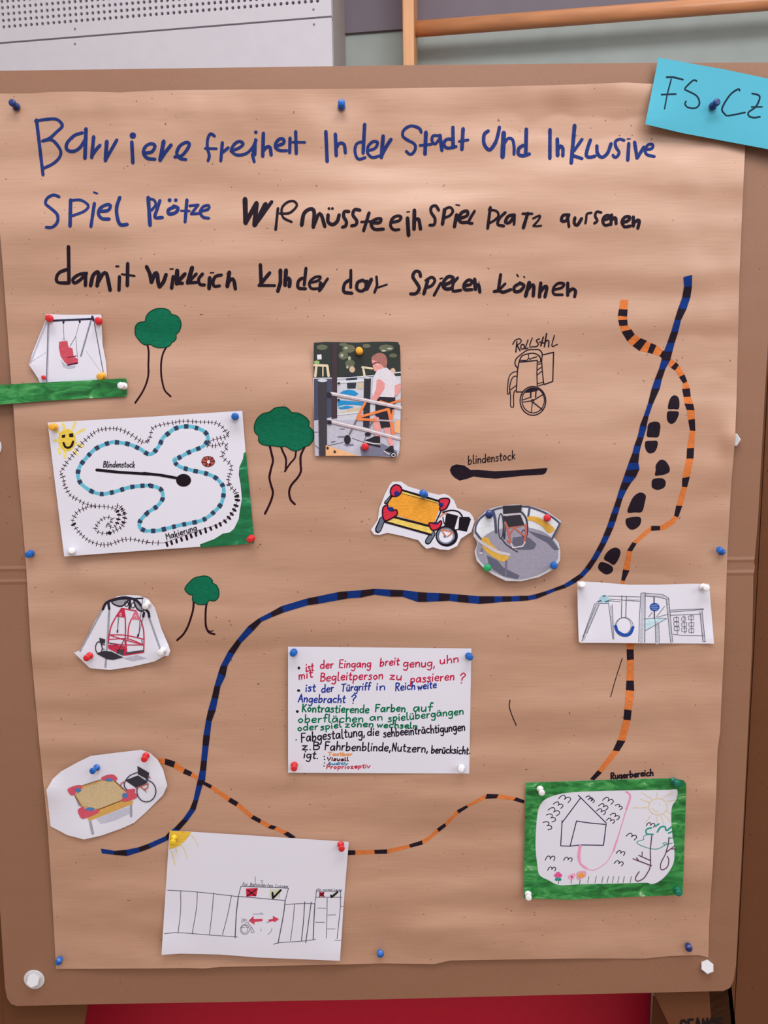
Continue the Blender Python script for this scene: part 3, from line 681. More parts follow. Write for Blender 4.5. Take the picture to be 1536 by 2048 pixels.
def footprint(s, fr):
    t = empty('drawn_footprint', parent=po)
    for nm, q in zip(('sole', 'heel'), s.split(';')): lay(nm, art(q, fr), BLACK_INK, t, PH, 1, step=.0002)
for s in ('G 1000 1775 1010 1690 1040 1625 1085 1602 1130 1630 1145 1690 1135 1778 1070 1780;G 995 1812 1060 1806 1132 1815 1130 1870 1090 1945 1040 1970 997 1940 983 1880',):
    footprint(s, P1)
for s in ('G 712 60 720 0 745 -28 795 -43 850 -35 872 0 870 60 848 146 780 152 707 142;G 690 203 760 195 836 200 835 270 800 335 740 352 700 320 682 265',
          'G 816 500 850 450 888 428 940 450 985 520 985 580 930 612 870 624 808 626 815 560;G 785 670 900 662 940 710 920 775 840 805 775 780 765 730',
          'G 468 1085 485 1000 540 890 620 838 690 870 680 960 645 1075 560 1084;G 455 1160 600 1138 635 1170 620 1240 560 1290 500 1295 450 1240',
          'G 172 1660 220 1570 310 1520 375 1555 365 1640 300 1735 230 1700;G 130 1702 220 1720 285 1770 270 1830 205 1855 150 1830 100 1775'):
    footprint(s, P2)

WC = F(1000, 660, 1130, 1479)
wc = lay('drawn_wheelchair', art('S 2.5 400 860 345 790 360 670 460 570 620 460 760 445 890 450 955 520 960 570;S 2.5 440 700 500 590 620 545 760 530 870 570 920 640 930 720;P 2.2 440 690 600 690;P 2.6 450 730 850 690;'
   'P 1.6 655 560 650 640;P 2 620 680 650 640 690 670;P 2.2 700 650 850 605;P 2.4 440 700 400 900 370 1410 510 1410;P 2.2 850 690 840 1000 850 1280;P 2.2 960 570 950 700 960 900 990 1180;'
   'P 2.4 965 570 1220 505 1200 1170 1010 1240 980 1180;P 2 855 730 935 720;P 2 855 780 935 765;P 2 850 910 940 850;P 2 850 1020 950 940;P 1.8 860 1220 975 1190;P 2 880 1270 1000 1230;'
   'S 2 400 935 270 980 195 1110 170 1400 180 1460 210 1440 230 1360;S 2 385 1050 310 1060 250 1160 220 1320 240 1500 240 1720 270 1755 310 1740 310 1500 330 1390 370 1375;P 2 240 1360 365 1265;'
   'O 2.4 750 1612 292 328;O 2 755 1600 255 285;F 540 1435 620 1345 760 1315 900 1340 850 1385 680 1420;P 2.2 740 1610 990 1460;P 2 530 1640 720 1610;P 2 520 1590 700 1530;P 1.8 740 1640 710 1870;P 2.4 760 1650 960 1810;'
   'P 3 700 1400 700 1530;P 2.6 820 1390 810 1530;O 2 740 1615 30 32', WC), BLACK_INK, po, PH, 1, step=.0002)
word(art('S 2.2 290 325 350 230 450 200 485 250 440 310 380 345;P 2.6 385 260 362 500;P 2.8 385 340 460 470;O 2.4 515 380 42 55;S 2.2 640 220 580 400 575 430 640 405;S 2.2 735 180 680 330 690 400 740 370;'
         'S 2.4 900 200 830 230 850 280 875 320 840 370 760 385;P 3 985 160 930 360;P 2.4 900 270 1010 300;P 2.8 1060 75 1010 380;S 2.6 1020 310 1060 240 1110 250 1105 385;S 2.2 1240 120 1190 300 1190 375 1305 325', WC), BLACK_INK)
BS = F(880, 890, 1120, 1536)
lay('drawn_cane', art('F 125 320 150 270 210 248 310 262 395 320 480 318 700 335 950 325 1200 305 1355 295 1378 300 1350 360 1320 378 1050 395 900 410 720 430 560 420 430 402 340 435 250 455 190 420 150 380', BS), BLACK_INK, po, PH, 1, step=.0002)
word(art('X 1.9 blindenstock 358 248 962 182 62 .12', BS), BLACK_INK)
word(art('X 3 Rugerbereich 175 150 858 88 58 .08', F(1200, 1540, 1390, 1536)), BLACK_INK)
lay('pen_stroke', art('S 2 192 578 186 640 210 720 252 820', P3), BLACK_INK, po, PH, 1, step=.0002)
lay('pen_stroke', art('S 1.7 1270 175 1220 330 1190 430 1158 545', P3), BLACK_INK, po, PH, 1, step=.0002)

# ================================================================== paper pieces pinned to the poster
SURF = {}
EACH = set('table_leg heart_corner corner_cup corner_pad bench printed_post printed_cap flower flower_petals flower_stem net net_rim gondola_gable frame_leg printed_shoe printed_bolt printed_plank '
           'printed_head bird_mark red_arrow red_box check_mark printed_hand_rail emblem emblem_mark chain swing_frame printed_frame_leg rail_post blue_tint sun_ray pen_mark pencil_shading panel printed_sleeve rail outline table_rim printed_sole ball_lines printed_foliage printed_dome fence_line'.split())
def cutout(key, name, fr, outline, label, cat, group=None, m=WHITE, lifts=(), smooth=False, extra=0.0, part='paper'):
    v = list(map(float, outline.split())); pts = [fr(v[i], v[i + 1]) for i in range(0, len(v), 2)]
    if smooth: pts = catmull(pts, True)
    x0, x1 = min(p[0] for p in pts), max(p[0] for p in pts); y0, y1 = min(p[1] for p in pts), max(p[1] for p in pts)
    base = max(PH(x0 + (x1 - x0) * i / 14, y0 + (y1 - y0) * j / 14) for i in range(15) for j in range(15)) + 0.0004 + extra
    L = [(fr(a, b) + (r, h)) for a, b, r, h in lifts]
    def depth(px, py):
        d = base
        for a, b, r, h in L:
            q = ((px - a) ** 2 + (py - b) ** 2) / (r * r)
            if q < 9: d += h * math.exp(-q)
        return d
    t = empty(name, P((x0 + x1) / 2, y1, -base)); tag(t, label, cat, group)
    s = lay(part, fill([pts]), m, t, depth, 0); solid(s, .0002)
    SURF[key] = (depth, t)
    def add(nm, spec, mm, layer, f=fr, label=None):
        if nm in EACH and isinstance(spec, str) and ';' in spec.strip('; '):
            for q in spec.split(';'):
                if q.strip(): add(nm, q, mm, layer, f, label)
            return
        polys = art(spec, f) if isinstance(spec, str) else spec
        return lay(nm, polys, mm if not isinstance(mm, tuple) else ink(mm), t, depth, layer, label=label)
    add.depth, add.root, add.pts = depth, t, pts
    return add
PENCIL, PENCIL_SOFT = ink((104, 102, 118)), ink((190, 192, 204))
G_CUT, G_SHEET = 'paper pieces pinned on the poster', 'paper pieces pinned on the poster'

# 1 red swing seat
f = F(0, 600, 270, 1536)
c = cutout('swing', 'picture_cutout', f, '527 160 680 166 820 168 1152 165 1165 500 1205 700 1218 870 1210 900 460 960 435 895 330 735 370 600 450 400 527 215',
           'cut-out picture of a red swing seat hanging from a grey frame', 'cut-out picture', G_CUT, lifts=((330, 735, 30, .004),))
c('swing_frame', 'P 3.6 530 250 345 715;P 4.5 552 270 534 930;P 1 350 705 525 595;P 1 980 580 1150 820', (188, 186, 204), 1)
c('swing_frame', 'P 3.2 1035 235 920 638', (136, 138, 158), 1); c('swing_frame', 'P 1.6 1070 245 1178 840;P 1.2 548 270 528 930', (96, 98, 116), 2)
c('swing_beam', 'P 4 582 236 1060 214;P 5 1050 190 1062 230;P 4 722 240 722 260;P 4 905 230 908 250', (50, 50, 74), 2)
c('chain', 'P .9 722 262 728 430;P .9 728 430 712 465;P .9 728 430 738 465;P .9 905 255 862 415;P 1.2 862 415 795 530;P .9 862 415 882 660', (110, 108, 120), 1)
c('seat_shadow', 'F 690 680 765 750 865 745 850 775 780 785 720 765', (186, 190, 206), 1)
c('swing_seat', 'F 672 475 765 462 780 535 825 550 838 640 890 675 885 710 765 735 730 700 690 640 670 545', (204, 84, 100), 2)
c('swing_seat', 'F 762 735 888 706 884 724 768 748;P 1.4 768 655 872 634', (84, 30, 56), 3)
# 2 green strip
c = cutout('strip', 'painted_strip', f, '-240 985 0 965 460 940 900 918 1425 890 1440 902 1443 1085 1425 1100 1000 1120 500 1150 0 1190 -240 1204',
           'long strip of green painted paper under the red swing seat picture', 'painted strip', m=GREEN_PAINT, extra=.0022)
# 3 race-track drawing
A, B, C_, D_ = F(80, 810, 300, 1536), F(290, 810, 520, 1536), F(80, 960, 300, 1536), F(290, 960, 520, 1536)
c = cutout('track', 'drawing_sheet', PX, '95.3 845 300 833.5 484.6 821.5 491 902 509 1086 290 1101 128.5 1113 108 950', 'white sheet with smiling sun and winding turquoise track drawing', 'drawing', G_SHEET, lifts=((128, 1113, 40, .003), (484, 822, 30, .002)))
c('painted_sun', 'E 378 490 125 158', (236, 206, 84), 1, A); c('sun_ray', ';'.join('P 5.4 ' + s for s in ('320 262 345 335', '492 240 460 335', '622 338 515 395', '205 355 275 390', '200 500 260 492', '265 610 278 680', '352 640 348 735', '470 640 515 690', '520 540 600 580')), (240, 220, 132), 1, A)
c('sun_face', 'F 300 425 350 408 352 450 310 462;F 402 400 462 393 468 447 412 450;S 4.6 328 530 355 585 400 595 440 570 462 510', (38, 26, 34), 2, A)
tr = [A(*p) for p in ((572, 1095), (535, 1020), (530, 940), (560, 850), (610, 780), (690, 690), (770, 615), (880, 560), (980, 525), (1060, 520), (1230, 545), (1390, 610), (1480, 670))] + \
     [B(*p) for p in ((60, 655), (110, 640), (190, 540), (240, 440), (310, 380), (410, 310), (560, 285), (700, 310), (800, 360), (840, 430), (830, 490), (760, 560), (600, 625), (460, 700), (388, 740), (460, 820), (620, 870), (800, 910), (940, 970), (1020, 1050))] + \
     [D_(*p) for p in ((1050, 110), (1050, 190), (1020, 310), (940, 410), (800, 520), (660, 565), (480, 600), (300, 645), (170, 675), (30, 680))] + \
     [C_(*p) for p in ((1480, 712), (1400, 670), (1388, 600), (1430, 530), (1510, 450))] + \
     [D_(*p) for p in ((50, 425), (160, 350), (235, 250), (225, 150), (180, 105), (50, 70))] + \
     [C_(*p) for p in ((1530, 75), (1360, 85), (1220, 110), (1040, 165), (870, 195), (750, 170), (650, 115))]
d = catmull(tr, True, step=1.5)
c('painted_track', ribbon(d, 7.2, True), ink((104, 188, 214)), 1)
bands, acc, run = [], 0, []
for p, q in zip(d, d[1:] + d[:1]):
    acc += math.dist(p, q); ph = acc % 21
    if ph < 9.5: run.append(p)
    elif run:
        if len(run) > 2: bands += ribbon(run, 9, caps=False)
        run = []
c('track_stripes', bands, ink((52, 66, 92)), 2)
rails = (('S 1 285 930 330 880 360 820 430 730 500 650 580 540 680 450 780 370 900 335 1050 330 1150 350 1250 400 1340 460 1420 515 1480 520 1536 475', A),
         ('S 1 0 485 60 460 75 400 100 310 200 270 350 240 520 215 700 225 870 230 960 245 1040 300 1080 360 1115 380 1090 420 1000 445 880 475 845 515 860 545 960 540 1040 510 1100 560 1040 640 1030 690 1080 740 1150 800 1145 880 1110 1000 1120 1069', B),
         ('S 1 1115 20 1140 90 1210 160 1235 250 1205 370 1160 450 1070 540 920 610 700 680 500 750 280 830 180 840 40 830 0 825', D_),
         ('S 1 1536 880 1400 850 1250 825 1130 840 1000 890 870 905 750 875 670 840 550 735 460 600 470 530 530 440 650 385 780 360', C_),
         ('S 1 275 920 310 985 330 1040 345 1105', A), ('S 1 320 20 350 90 420 210 520 270 640 335 800 365 950 375 1060 410 1105 480 1080 590 1050 650 1000 660 920 630', C_),
         ('S 1 1040 370 1110 360 1170 450 1185 530 1140 650 1040 710 970 740 890 745 800 720 770 690 800 620 850 560 930 520 1010 540 985 600 950 620', C_))
c('drawn_rail', [q for s, fr in rails for q in art(s, fr)], ink((104, 46, 66)), 1)
ticks = [q for s, fr in rails if fr is not D_ for q in art('T 8 7.5 1.5' + s[3:], fr)]
ticks += art('T 8 7.5 1.5 1115 20 1140 90 1210 160 1235 250 1205 370;T 8 12 1.5 250 840 180 840 40 830 0 825', D_)
ticks += art('T 7 10 4.5 1195 155 1235 250 1205 370 1160 450 1080 545 930 628 760 690 700 715 500 790 280 862', D_)
ticks += art('T 5 8 3.4 1040 400 1100 470 1080 590 1050 650;T 5 9 3.2 1110 360 1170 450 1185 530 1140 650;T 6 14 3.6 520 700 460 600 470 540;E 970 740 32 22', C_)
c('rail_sleepers', ticks, ink((36, 24, 34)), 2)
c('drawn_cane', art('P 5.6 790 906 1100 938 1536 965', A) + art('P 5.6 -20 912 200 935 440 978;E 515 1005 100 85', B), ink((32, 22, 32)), 3)
c('handwritten_word', 'X 1.7 Blindenstock 882 868 1320 872 48 .1', (28, 22, 40), 3, A)
c('handwritten_word', 'X 1.7 Makierung 290 798 694 672 48 .05', (28, 22, 34), 4, D_)
c('drawn_ring', art('E 845 755 88 70', B), ink((188, 92, 82)), 1)
c('drawn_ring', art('E 848 757 20 25', B), WHITE, 2)
c('ring_spokes', art('K 1 933 755 895 700 845 686 785 700 757 755 785 805 845 825 905 800;P 1.5 848 690 848 730;P 1.5 795 715 830 745;P 1.5 755 765 825 772;P 2 805 815 830 785;P 1.5 925 745 870 760;P 1.5 905 700 865 740;F 850 790 880 775 885 800 860 812', B), ink((60, 20, 28)), 3)
hill = [B(*p) for p in ((1349, 622), (1318, 645), (1308, 720), (1260, 830), (1252, 930), (1272, 1040))] + [D_(*p) for p in ((1275, 50), (1294, 250), (1268, 400), (1252, 520), (1190, 650), (1130, 700), (1040, 715), (970, 760), (920, 790), (732, 860), (745, 903), (1100, 876), (1461, 845), (1425, 420), (1385, 10))] 
c('painted_hill', fill([hill]), GREEN_MARK, 1)
# 4 photo print of a boy with a walking frame
f = F(610, 670, 820, 1536)
OUT4 = '128 112 300 100 460 102 760 108 1000 98 1200 95 1360 102 1390 160 1402 700 1398 1200 1390 1500 1380 1700 1345 1790 1000 1772 500 1768 145 1770 130 1200 118 600'
c = cutout('photo', 'photo_print', f, OUT4, 'colour photo print of a boy with an orange walking frame at a playground', 'photo', G_CUT, m=prt((206, 206, 218)), lifts=((1380, 1750, 22, .004), (1380, 110, 22, .003), (700, 1780, 30, .003)), part='print_paper')
p = lambda rgb: prt(rgb)
c('printed_trees', 'F 128 112 300 101 460 103 760 109 1000 99 1200 96 1360 103 1390 160 1401 600 122 625', p((50, 56, 52)), 1)
c('printed_foliage', 'E 640 200 95 60;E 560 300 70 60;E 660 420 70 60;E 1190 190 110 50;E 1290 300 60 30;E 250 180 80 40;E 900 160 60 30;E 560 140 60 25', p((104, 108, 88)), 2)
c('printed_foliage', 'E 600 190 28 18;E 540 300 22 26;E 650 340 22 30;E 690 470 22 20;E 1150 230 36 16;E 1240 200 40 14;E 620 470 18 22', p((176, 180, 160)), 3)
c('printed_ground', 'F 130 1250 1396 1230 1390 1500 1380 1700 1345 1785 1000 1770 500 1766 147 1768', p((190, 188, 204)), 1)
c('printed_wall', 'F 130 640 390 640 390 1200 132 1250', p((72, 76, 98)), 2)
c('printed_bush', 'E 172 400 42 26', p((150, 184, 112)), 3)
c('printed_sign', 'F 175 288 240 283 245 355 180 360', p((226, 228, 234)), 3)
c('printed_frame', 'P 5 150 605 168 440;P 5 135 440 325 448;P 5 325 448 345 600;P 2.6 262 450 262 600;P 4 835 470 985 490;P 4.6 848 470 872 600', p((226, 208, 178)), 3)
c('printed_slide', 'F 760 690 850 690 850 790 770 790;F 690 1070 850 1050 850 1110 480 1180 480 1150', p((206, 190, 168)), 2)
c('printed_dome', 'F 482 868 560 815 640 798 720 812 785 865 700 900 600 890;F 480 950 855 985 850 1030 700 1018 560 1020 480 1045;F 480 1062 600 1034 720 1050 620 1078 520 1086;F 1325 1410 1385 1400 1380 1445', p((34, 142, 206)), 3)
c('printed_person', 'F 620 570 740 560 765 655 600 660;F 615 700 750 700 740 780 620 780', p((48, 52, 66)), 4)
c('printed_head', 'E 690 505 42 45;E 1285 530 38 46', p((220, 184, 160)), 4)
c('printed_rail', 'P 1.8 470 640 1000 592;P 4.6 480 692 860 665;P 2 1300 555 1400 545;P 3 480 1165 850 1120', p((218, 222, 232)), 4)
c('printed_post', 'F 395 104 468 102 470 1215 390 1225', p((68, 52, 62)), 5, label='dark brown printed post')
c('printed_post', 'F 865 630 965 625 942 1360 850 1340', p((46, 48, 56)), 5)
c('printed_post', 'F 190 680 320 680 322 1600 302 1768 205 1768', p((64, 60, 68)), 5)
c('printed_cap', 'E 255 665 70 24;E 915 625 50 14', p((208, 212, 222)), 6)
c('printed_shadow', 'F 800 1640 900 1580 1140 1590 1350 1700 1330 1775 830 1768;E 540 1490 70 14;F 560 1600 700 1590 720 1620 600 1630', p((122, 122, 146)), 2)
c('printed_lines', 'P 1 330 1620 560 1570;P 1 690 1510 860 1570;P 1 860 1570 900 1450;P 1 135 1420 195 1420;P 1 145 1610 200 1660;P 1 510 1375 580 1375;P 1.6 390 1570 440 1555', p((60, 62, 80)), 3)
c('printed_plank', 'F 303 1610 780 1766 303 1766;F 1310 1255 1394 1240 1390 1440 1310 1425', p((236, 182, 132)), 6)
c('printed_bolt', 'E 330 1655 18 22;E 435 1710 18 22', p((60, 36, 40)), 7)
c('printed_boy_skin', 'G 978 345 985 420 998 480 1020 530 1080 520 1160 480 1195 390 1150 310 1060 290;F 1070 660 1160 700 1166 780 1090 900 1040 965 960 950 1000 890 1040 780;F 1310 740 1398 705 1400 800 1350 885 1303 890;F 1010 1190 1080 1205 1112 1290 1110 1500 1030 1490 1000 1330;F 1150 1355 1240 1345 1300 1620 1250 1645 1190 1500', p((230, 158, 154)), 6)
c('printed_hair', 'G 968 350 1000 298 1090 260 1170 290 1202 370 1192 460 1160 470 1110 425 1060 392 1010 370', p((168, 112, 104)), 7)
c('printed_shirt', 'F 1000 610 1060 512 1190 473 1290 555 1395 705 1312 742 1310 912 1060 902 1000 945 980 850', p((222, 216, 226)), 7)
c('printed_boy_arm', 'F 1050 660 1100 645 1166 705 1166 780 1090 900 1040 965 960 950 1000 890 1040 780', p((228, 150, 148)), 8)
c('printed_ear', 'E 1062 430 18 34', p((240, 182, 172)), 8)
c('printed_glasses', 'P 1.8 985 432 1028 404 1085 408', p((80, 28, 40)), 8)
c('printed_shorts', 'F 1060 908 1320 903 1322 990 1240 1350 1112 1360 1080 1205 1030 1180 1030 1000', p((42, 38, 48)), 7)
c('printed_shoe', 'F 1015 1480 1095 1478 1102 1585 930 1562 870 1540 960 1508;F 1250 1620 1292 1620 1302 1722 1155 1690 1200 1662;P 3 910 1590 1095 1630;E 620 1530 48 68;E 1295 1755 48 36;E 920 1452 44 30', p((38, 34, 44)), 7)
c('printed_sole', 'P 2 880 1556 1000 1590 1100 1592;P 2 1155 1695 1230 1745;O 1.6 1295 1757 26 22', p((226, 224, 230)), 8)
c('printed_walking_frame', 'P 5 880 990 770 1205;P 5 770 1205 1210 1085;P 5 770 1228 1050 1246;P 6 1222 1090 1265 1300 1296 1465;P 4 1100 970 1230 1008 1400 950;P 4 1290 1100 1265 1240', p((238, 132, 78)), 9)
c('printed_frame_leg', 'P 3 760 1232 650 1450;P 3 990 1262 940 1340', p((112, 102, 114)), 9)
c('printed_hand_rail', 'P 7 385 855 800 935 1400 1062;P 7 385 1265 800 1362 1380 1512;P 3 1050 1245 1285 1258', p((196, 176, 184)), 10)
c('printed_hand_rail', 'P 2.4 390 848 800 926 1400 1052;P 2.4 390 1258 800 1354 1380 1504', p((234, 234, 240)), 11)
c('printed_sleeve', 'F 325 838 390 850 385 910 325 900;F 325 1240 390 1254 385 1312 325 1300;E 495 705 20 16;E 490 950 20 16', p((44, 40, 52)), 11)
# 5 drawn play table
f = F(730, 950, 960, 1536)
c = cutout('table', 'drawing_cutout', f, '370 90 485 88 580 155 800 220 990 265 1060 250 1120 275 1190 340 1230 440 1400 500 1445 560 1462 620 1420 760 1280 850 1230 950 1120 1000 1000 995 910 965 820 985 760 930 710 870 500 815 300 772 200 800 120 795 78 730 170 600 190 450 260 270 330 130',
           'cut-out drawing of a yellow play table with red heart corners and black wheelchair', 'cut-out drawing', G_CUT, lifts=((1120, 1000, 30, .003),))
BK = (30, 22, 32)
c('table_leg', 'P 12.5 235 590 172 738;P 12.5 905 785 838 892;P 6.5 350 285 274 372', BK, 1); c('table_leg', 'P 8.5 235 590 178 732;P 8.5 905 785 842 886;P 3 348 290 278 368', (106, 116, 134), 2, label='grey table leg')
c('table_rim', 'F 488 205 985 345 975 378 478 242;F 400 572 850 688 912 740 872 797 285 622', (236, 206, 106), 3, label='pale yellow table rim')
c('table_top', 'F 478 242 980 380 1000 440 930 625 850 668 430 545 335 430 300 385 370 290', (238, 164, 58), 3, label='orange table top')
c('outline', 'P 4 490 200 985 348;P 4.4 390 562 850 680;P 4 270 626 882 797;P 2.6 352 290 292 392;P 2.6 1012 490 950 622;P 1 490 245 975 378', BK, 4)
H_ = ('400 130 470 150 490 210 450 270 400 285 350 270 345 190', '990 330 1060 310 1120 320 1128 360 1080 450 1010 475 1000 430 1040 410 1000 380', '240 440 300 400 310 455 350 480 420 465 430 520 390 560 280 610 240 560', '855 640 900 640 960 650 1010 610 1025 640 990 710 910 740 870 700')
c('heart_corner', ';'.join('G ' + h for h in H_), (214, 50, 72), 5); c('outline', ';'.join('K 2.8 ' + h for h in H_), (50, 16, 34), 6)
c('corner_cup', 'E 425 247 36 32;E 1015 395 32 25;E 345 455 38 30;E 940 637 25 15', (34, 48, 124), 7)
c('drawn_wheelchair', 'F 1085 505 1245 545 1200 700 1170 740 1058 692;F 1260 560 1390 560 1415 590 1360 757 1245 735;S 3 1040 500 1150 472 1250 492 1300 552;O 6.5 1092 815 128 118;S 2 1040 560 1050 620 1060 650;P 2.4 1190 745 1245 725', BK, 2)
c('wheel', 'O 3 1078 812 108 100;E 1068 818 20 20', (112, 126, 146), 3); c('wheel_spokes', 'S 2 1000 560 1050 515 1090 522;P 2.4 1020 725 1070 810;P 2.4 1020 725 1170 762;P 2.4 1170 768 1100 825', (206, 118, 84), 4)
# 6 roundabout
f = F(930, 990, 1140, 1536)
c = cutout('roundabout', 'picture_cutout', f, '555 158 700 140 830 145 1000 172 1200 235 1400 378 1405 410 1340 500 1300 620 1370 700 1395 830 1390 960 1290 1090 1080 1200 820 1262 600 1257 460 1190 300 1100 170 960 140 830 180 710 125 580 130 480 200 330 320 220 440 178',
           'round cut-out picture of a wheelchair on a grey roundabout with yellow benches', 'cut-out picture', G_CUT, m=prt((204, 204, 214)), lifts=((150, 560, 24, .003),))
c('panel', 'F 160 480 230 350 400 240 440 500 300 600 230 640 160 560;F 840 185 940 195 1150 270 1300 360 1380 420 1290 560 1200 620 930 480', p((222, 226, 234)), 1)
c('floor_disc', 'G 285 600 430 520 640 480 950 480 1200 570 1340 720 1365 850 1340 960 1150 1130 900 1220 740 1232 560 1190 350 1080 200 930 170 820 190 720', p((156, 152, 170)), 2)
c('floor_shadow', 'F 920 520 1060 560 1250 620 1378 795 1310 810 1200 700 1020 600;F 320 880 480 960 560 1060 800 1180 770 1230 560 1185 420 1095 340 990;F 700 620 880 600 960 640 1045 720 1010 790 940 800 760 800 690 700', p((98, 98, 118)), 3)
c('bench', 'G 250 630 340 625 370 690 480 800 600 860 660 870 640 920 600 960 540 975 400 900 300 820 250 740;G 905 325 960 310 1080 330 1200 400 1310 490 1280 545 1210 550 1130 460 1000 385 915 370', p((220, 172, 74)), 4, label='yellow printed bench')
c('rail', 'S 3.4 152 545 162 450 230 335 400 225 560 178;S 3.4 830 166 960 180 1150 250 1300 340 1390 418;S 4 160 550 235 650;P 4 610 880 598 960;P 5 412 225 442 350 456 550;P 4 945 190 925 315;P 3.6 1390 415 1275 640', p((78, 80, 106)), 4)
c('rail', 'S 6 142 590 200 662 320 742 480 832 645 872;P 3.4 215 850 250 850', p((204, 198, 208)), 6, label='pale grey rail'); c('rail_post', 'P 4.6 605 980 595 1172;P 4 245 790 250 850', p((118, 112, 138)), 4)
c('wheelchair_wheel', 'O 2 525 455 36 182;O 2.4 575 460 12 180;S 3 830 250 890 330 915 460 905 580 880 640;O 1.4 860 560 28 46;S 2 540 640 600 720 700 790 770 832', p((54, 52, 70)), 5)
c('wheelchair_frame', 'P 4 590 400 640 560 672 712;P 4 892 440 892 560 862 712;P 2.8 650 580 722 470;P 2.8 715 475 870 600;P 2.6 600 482 885 442;P 4 625 670 660 690', p((194, 104, 88)), 6)
c('footrest', 'P 3 672 712 700 770 842 750 880 690;P 3.4 565 292 812 274', p((204, 196, 204)), 7)
c('wheelchair_seat', 'F 555 160 832 145 822 265 560 282;F 570 318 812 288 872 440 640 472', p((50, 46, 54)), 6)
# 7 wheelchair swing
f = F(130, 1170, 360, 1536)
c = cutout('rollswing', 'picture_cutout', f, '840 133 980 140 1110 185 1200 300 1290 590 1380 800 1405 880 1380 945 1330 945 1200 1020 900 1090 600 1135 330 1110 120 905 200 870 260 760 400 480 560 220 700 150',
           'cut-out picture of a red wheelchair swing under a black and grey frame', 'cut-out picture', G_CUT, lifts=((1390, 930, 26, .006), (120, 905, 24, .003)))
c('frame_leg', 'P 3.6 500 330 202 885;P 4.4 592 300 572 700 540 1095;P 4 1122 430 1270 850;P 2.6 1045 425 978 680', (158, 158, 172), 1)
c('swing_shadow', 'F 770 978 960 935 1100 980 900 1020', (186, 184, 200), 1)
N_ = ('625 222 720 192 838 188 818 240 750 284 672 268', '922 198 1000 250 1055 338 1000 345 950 298')
c('net', ';'.join('G ' + n for n in N_), (158, 158, 166), 1); c('net_rim', ';'.join('K 3 ' + n for n in N_), (48, 42, 58), 2)
c('top_frame', 'S 5 505 325 545 245 620 205 760 168 870 176 960 212 1040 300 1110 360 1125 425;P 2.6 872 186 1042 176;P 1 1034 180 1030 280 1000 470 985 680;P 4.6 868 190 862 318;P 5 580 240 590 318;P 5 1055 372 1045 422;O 1.6 820 250 25 35;O 1.6 908 272 22 35', (44, 38, 54), 3)
c('gondola_frame', 'F 750 305 792 310 812 436 672 420;P 2.4 755 310 950 345;S 2.4 680 425 620 540 587 680 580 770;S 2.4 805 435 808 600 802 780;S 2.2 885 455 850 560 838 720;S 2.4 1010 465 1045 580 1055 720 1050 900;S 2 590 665 800 670 1050 722;S 2 585 726 840 720 1050 800;P 2 600 670 820 742;P 3 810 740 822 920;S 2 600 780 800 798 1050 800;P 2 830 740 1050 800;F 575 795 800 812 820 930 1055 872 1040 908 800 945 690 905 580 850', (198, 52, 80), 4)
c('gondola_gable', 'F 932 345 960 350 1012 466 882 456', (222, 112, 136), 4)
c('emblem', 'E 742 395 15 24;E 945 425 18 24', (230, 190, 200), 5); c('emblem_mark', 'P 1.2 750 380 734 410;P 1.2 952 412 938 440', (190, 40, 70), 6)
c('gondola_floor', 'F 812 900 1058 866 1050 890 850 922 815 925;F 690 858 790 862 780 945 700 912', (78, 70, 80), 5)
c('wheelchair', 'F 458 704 537 726 534 780 465 766;O 1.8 452 838 44 80;P 2 470 770 530 800;S 1.4 480 780 500 850 530 860;F 425 908 520 880 620 888 700 930 782 966 640 1000 560 990 432 925;P 1.2 715 430 700 625;P 3 702 605 699 630;P 1.4 790 730 690 920;P 3 978 660 972 690;P 1.4 1025 730 1035 795;P 1.6 575 770 700 800', (56, 52, 62), 6)
# 8 pencil sketch
f = F(1140, 1150, 1440, 1536)
c = cutout('sketch', 'drawing_sheet', f, '75 65 300 75 600 100 900 100 1200 90 1425 90 1450 400 1475 703 800 700 340 695 105 695 90 680 80 400',
           'narrow white sheet with pencil sketch of swings and a climbing tower', 'drawing', G_SHEET, lifts=((600, 700, 70, .005), (100, 690, 30, .003), (1470, 700, 30, .004)))
c('pencil_shading', 'P 4.4 285 300 140 660;P 4 420 320 442 640;P 6.4 746 200 732 680;P 3.6 1000 260 1036 690;P 6.4 885 480 890 695;P 3.6 1345 390 1370 660;P 3 590 250 715 255;P 3 780 205 960 220', PENCIL_SOFT, 1)
c('pencil_lines', ';'.join('P 1.1 ' + s for s in ('275 280 120 680', '300 300 172 600', '255 290 130 640', '395 290 440 660', '432 300 450 660', '280 292 400 292', '385 215 720 225', '400 245 715 270', '400 262 515 275', '725 190 712 440 705 690', '725 186 772 182', '770 215 900 225 1010 250',
   '770 185 950 200 1015 240', '755 450 870 440 990 445 772 570', '985 250 1030 690', '1012 240 1052 690', '870 450 880 690', '910 500 915 690', '970 320 885 430', '845 380 805 430', '1020 360 1370 345', '1020 380 1370 352', '1020 412 1340 400', '1330 370 1360 680 1388 684', '1352 360 1385 680', '1055 605 1150 620 1380 622',
   '1090 420 1100 605', '1167 412 1178 600', '1240 400 1245 600', '900 430 1010 400')) + ';P 1.5 532 210 526 435;P 1.5 577 215 571 435;P 1.6 770 185 765 690;O 1 555 532 94 98;O .9 550 520 76 82', PENCIL, 2)
bx = ''
for x, y in ((1088, 455), (1090, 503), (1092, 550), (1170, 508), (1170, 562), (1240, 438), (1243, 508), (1243, 570)):
    bx += 'P 1 %d %d %d %d %d %d %d %d %d %d;' % (x - 26, y - 18, x + 26, y - 22, x + 24, y + 20, x - 24, y + 18, x - 26, y - 18)
c('pencil_boxes', bx + 'K 1 1145 440 1165 425 1185 438 1183 462 1162 475 1142 460', PENCIL, 2)
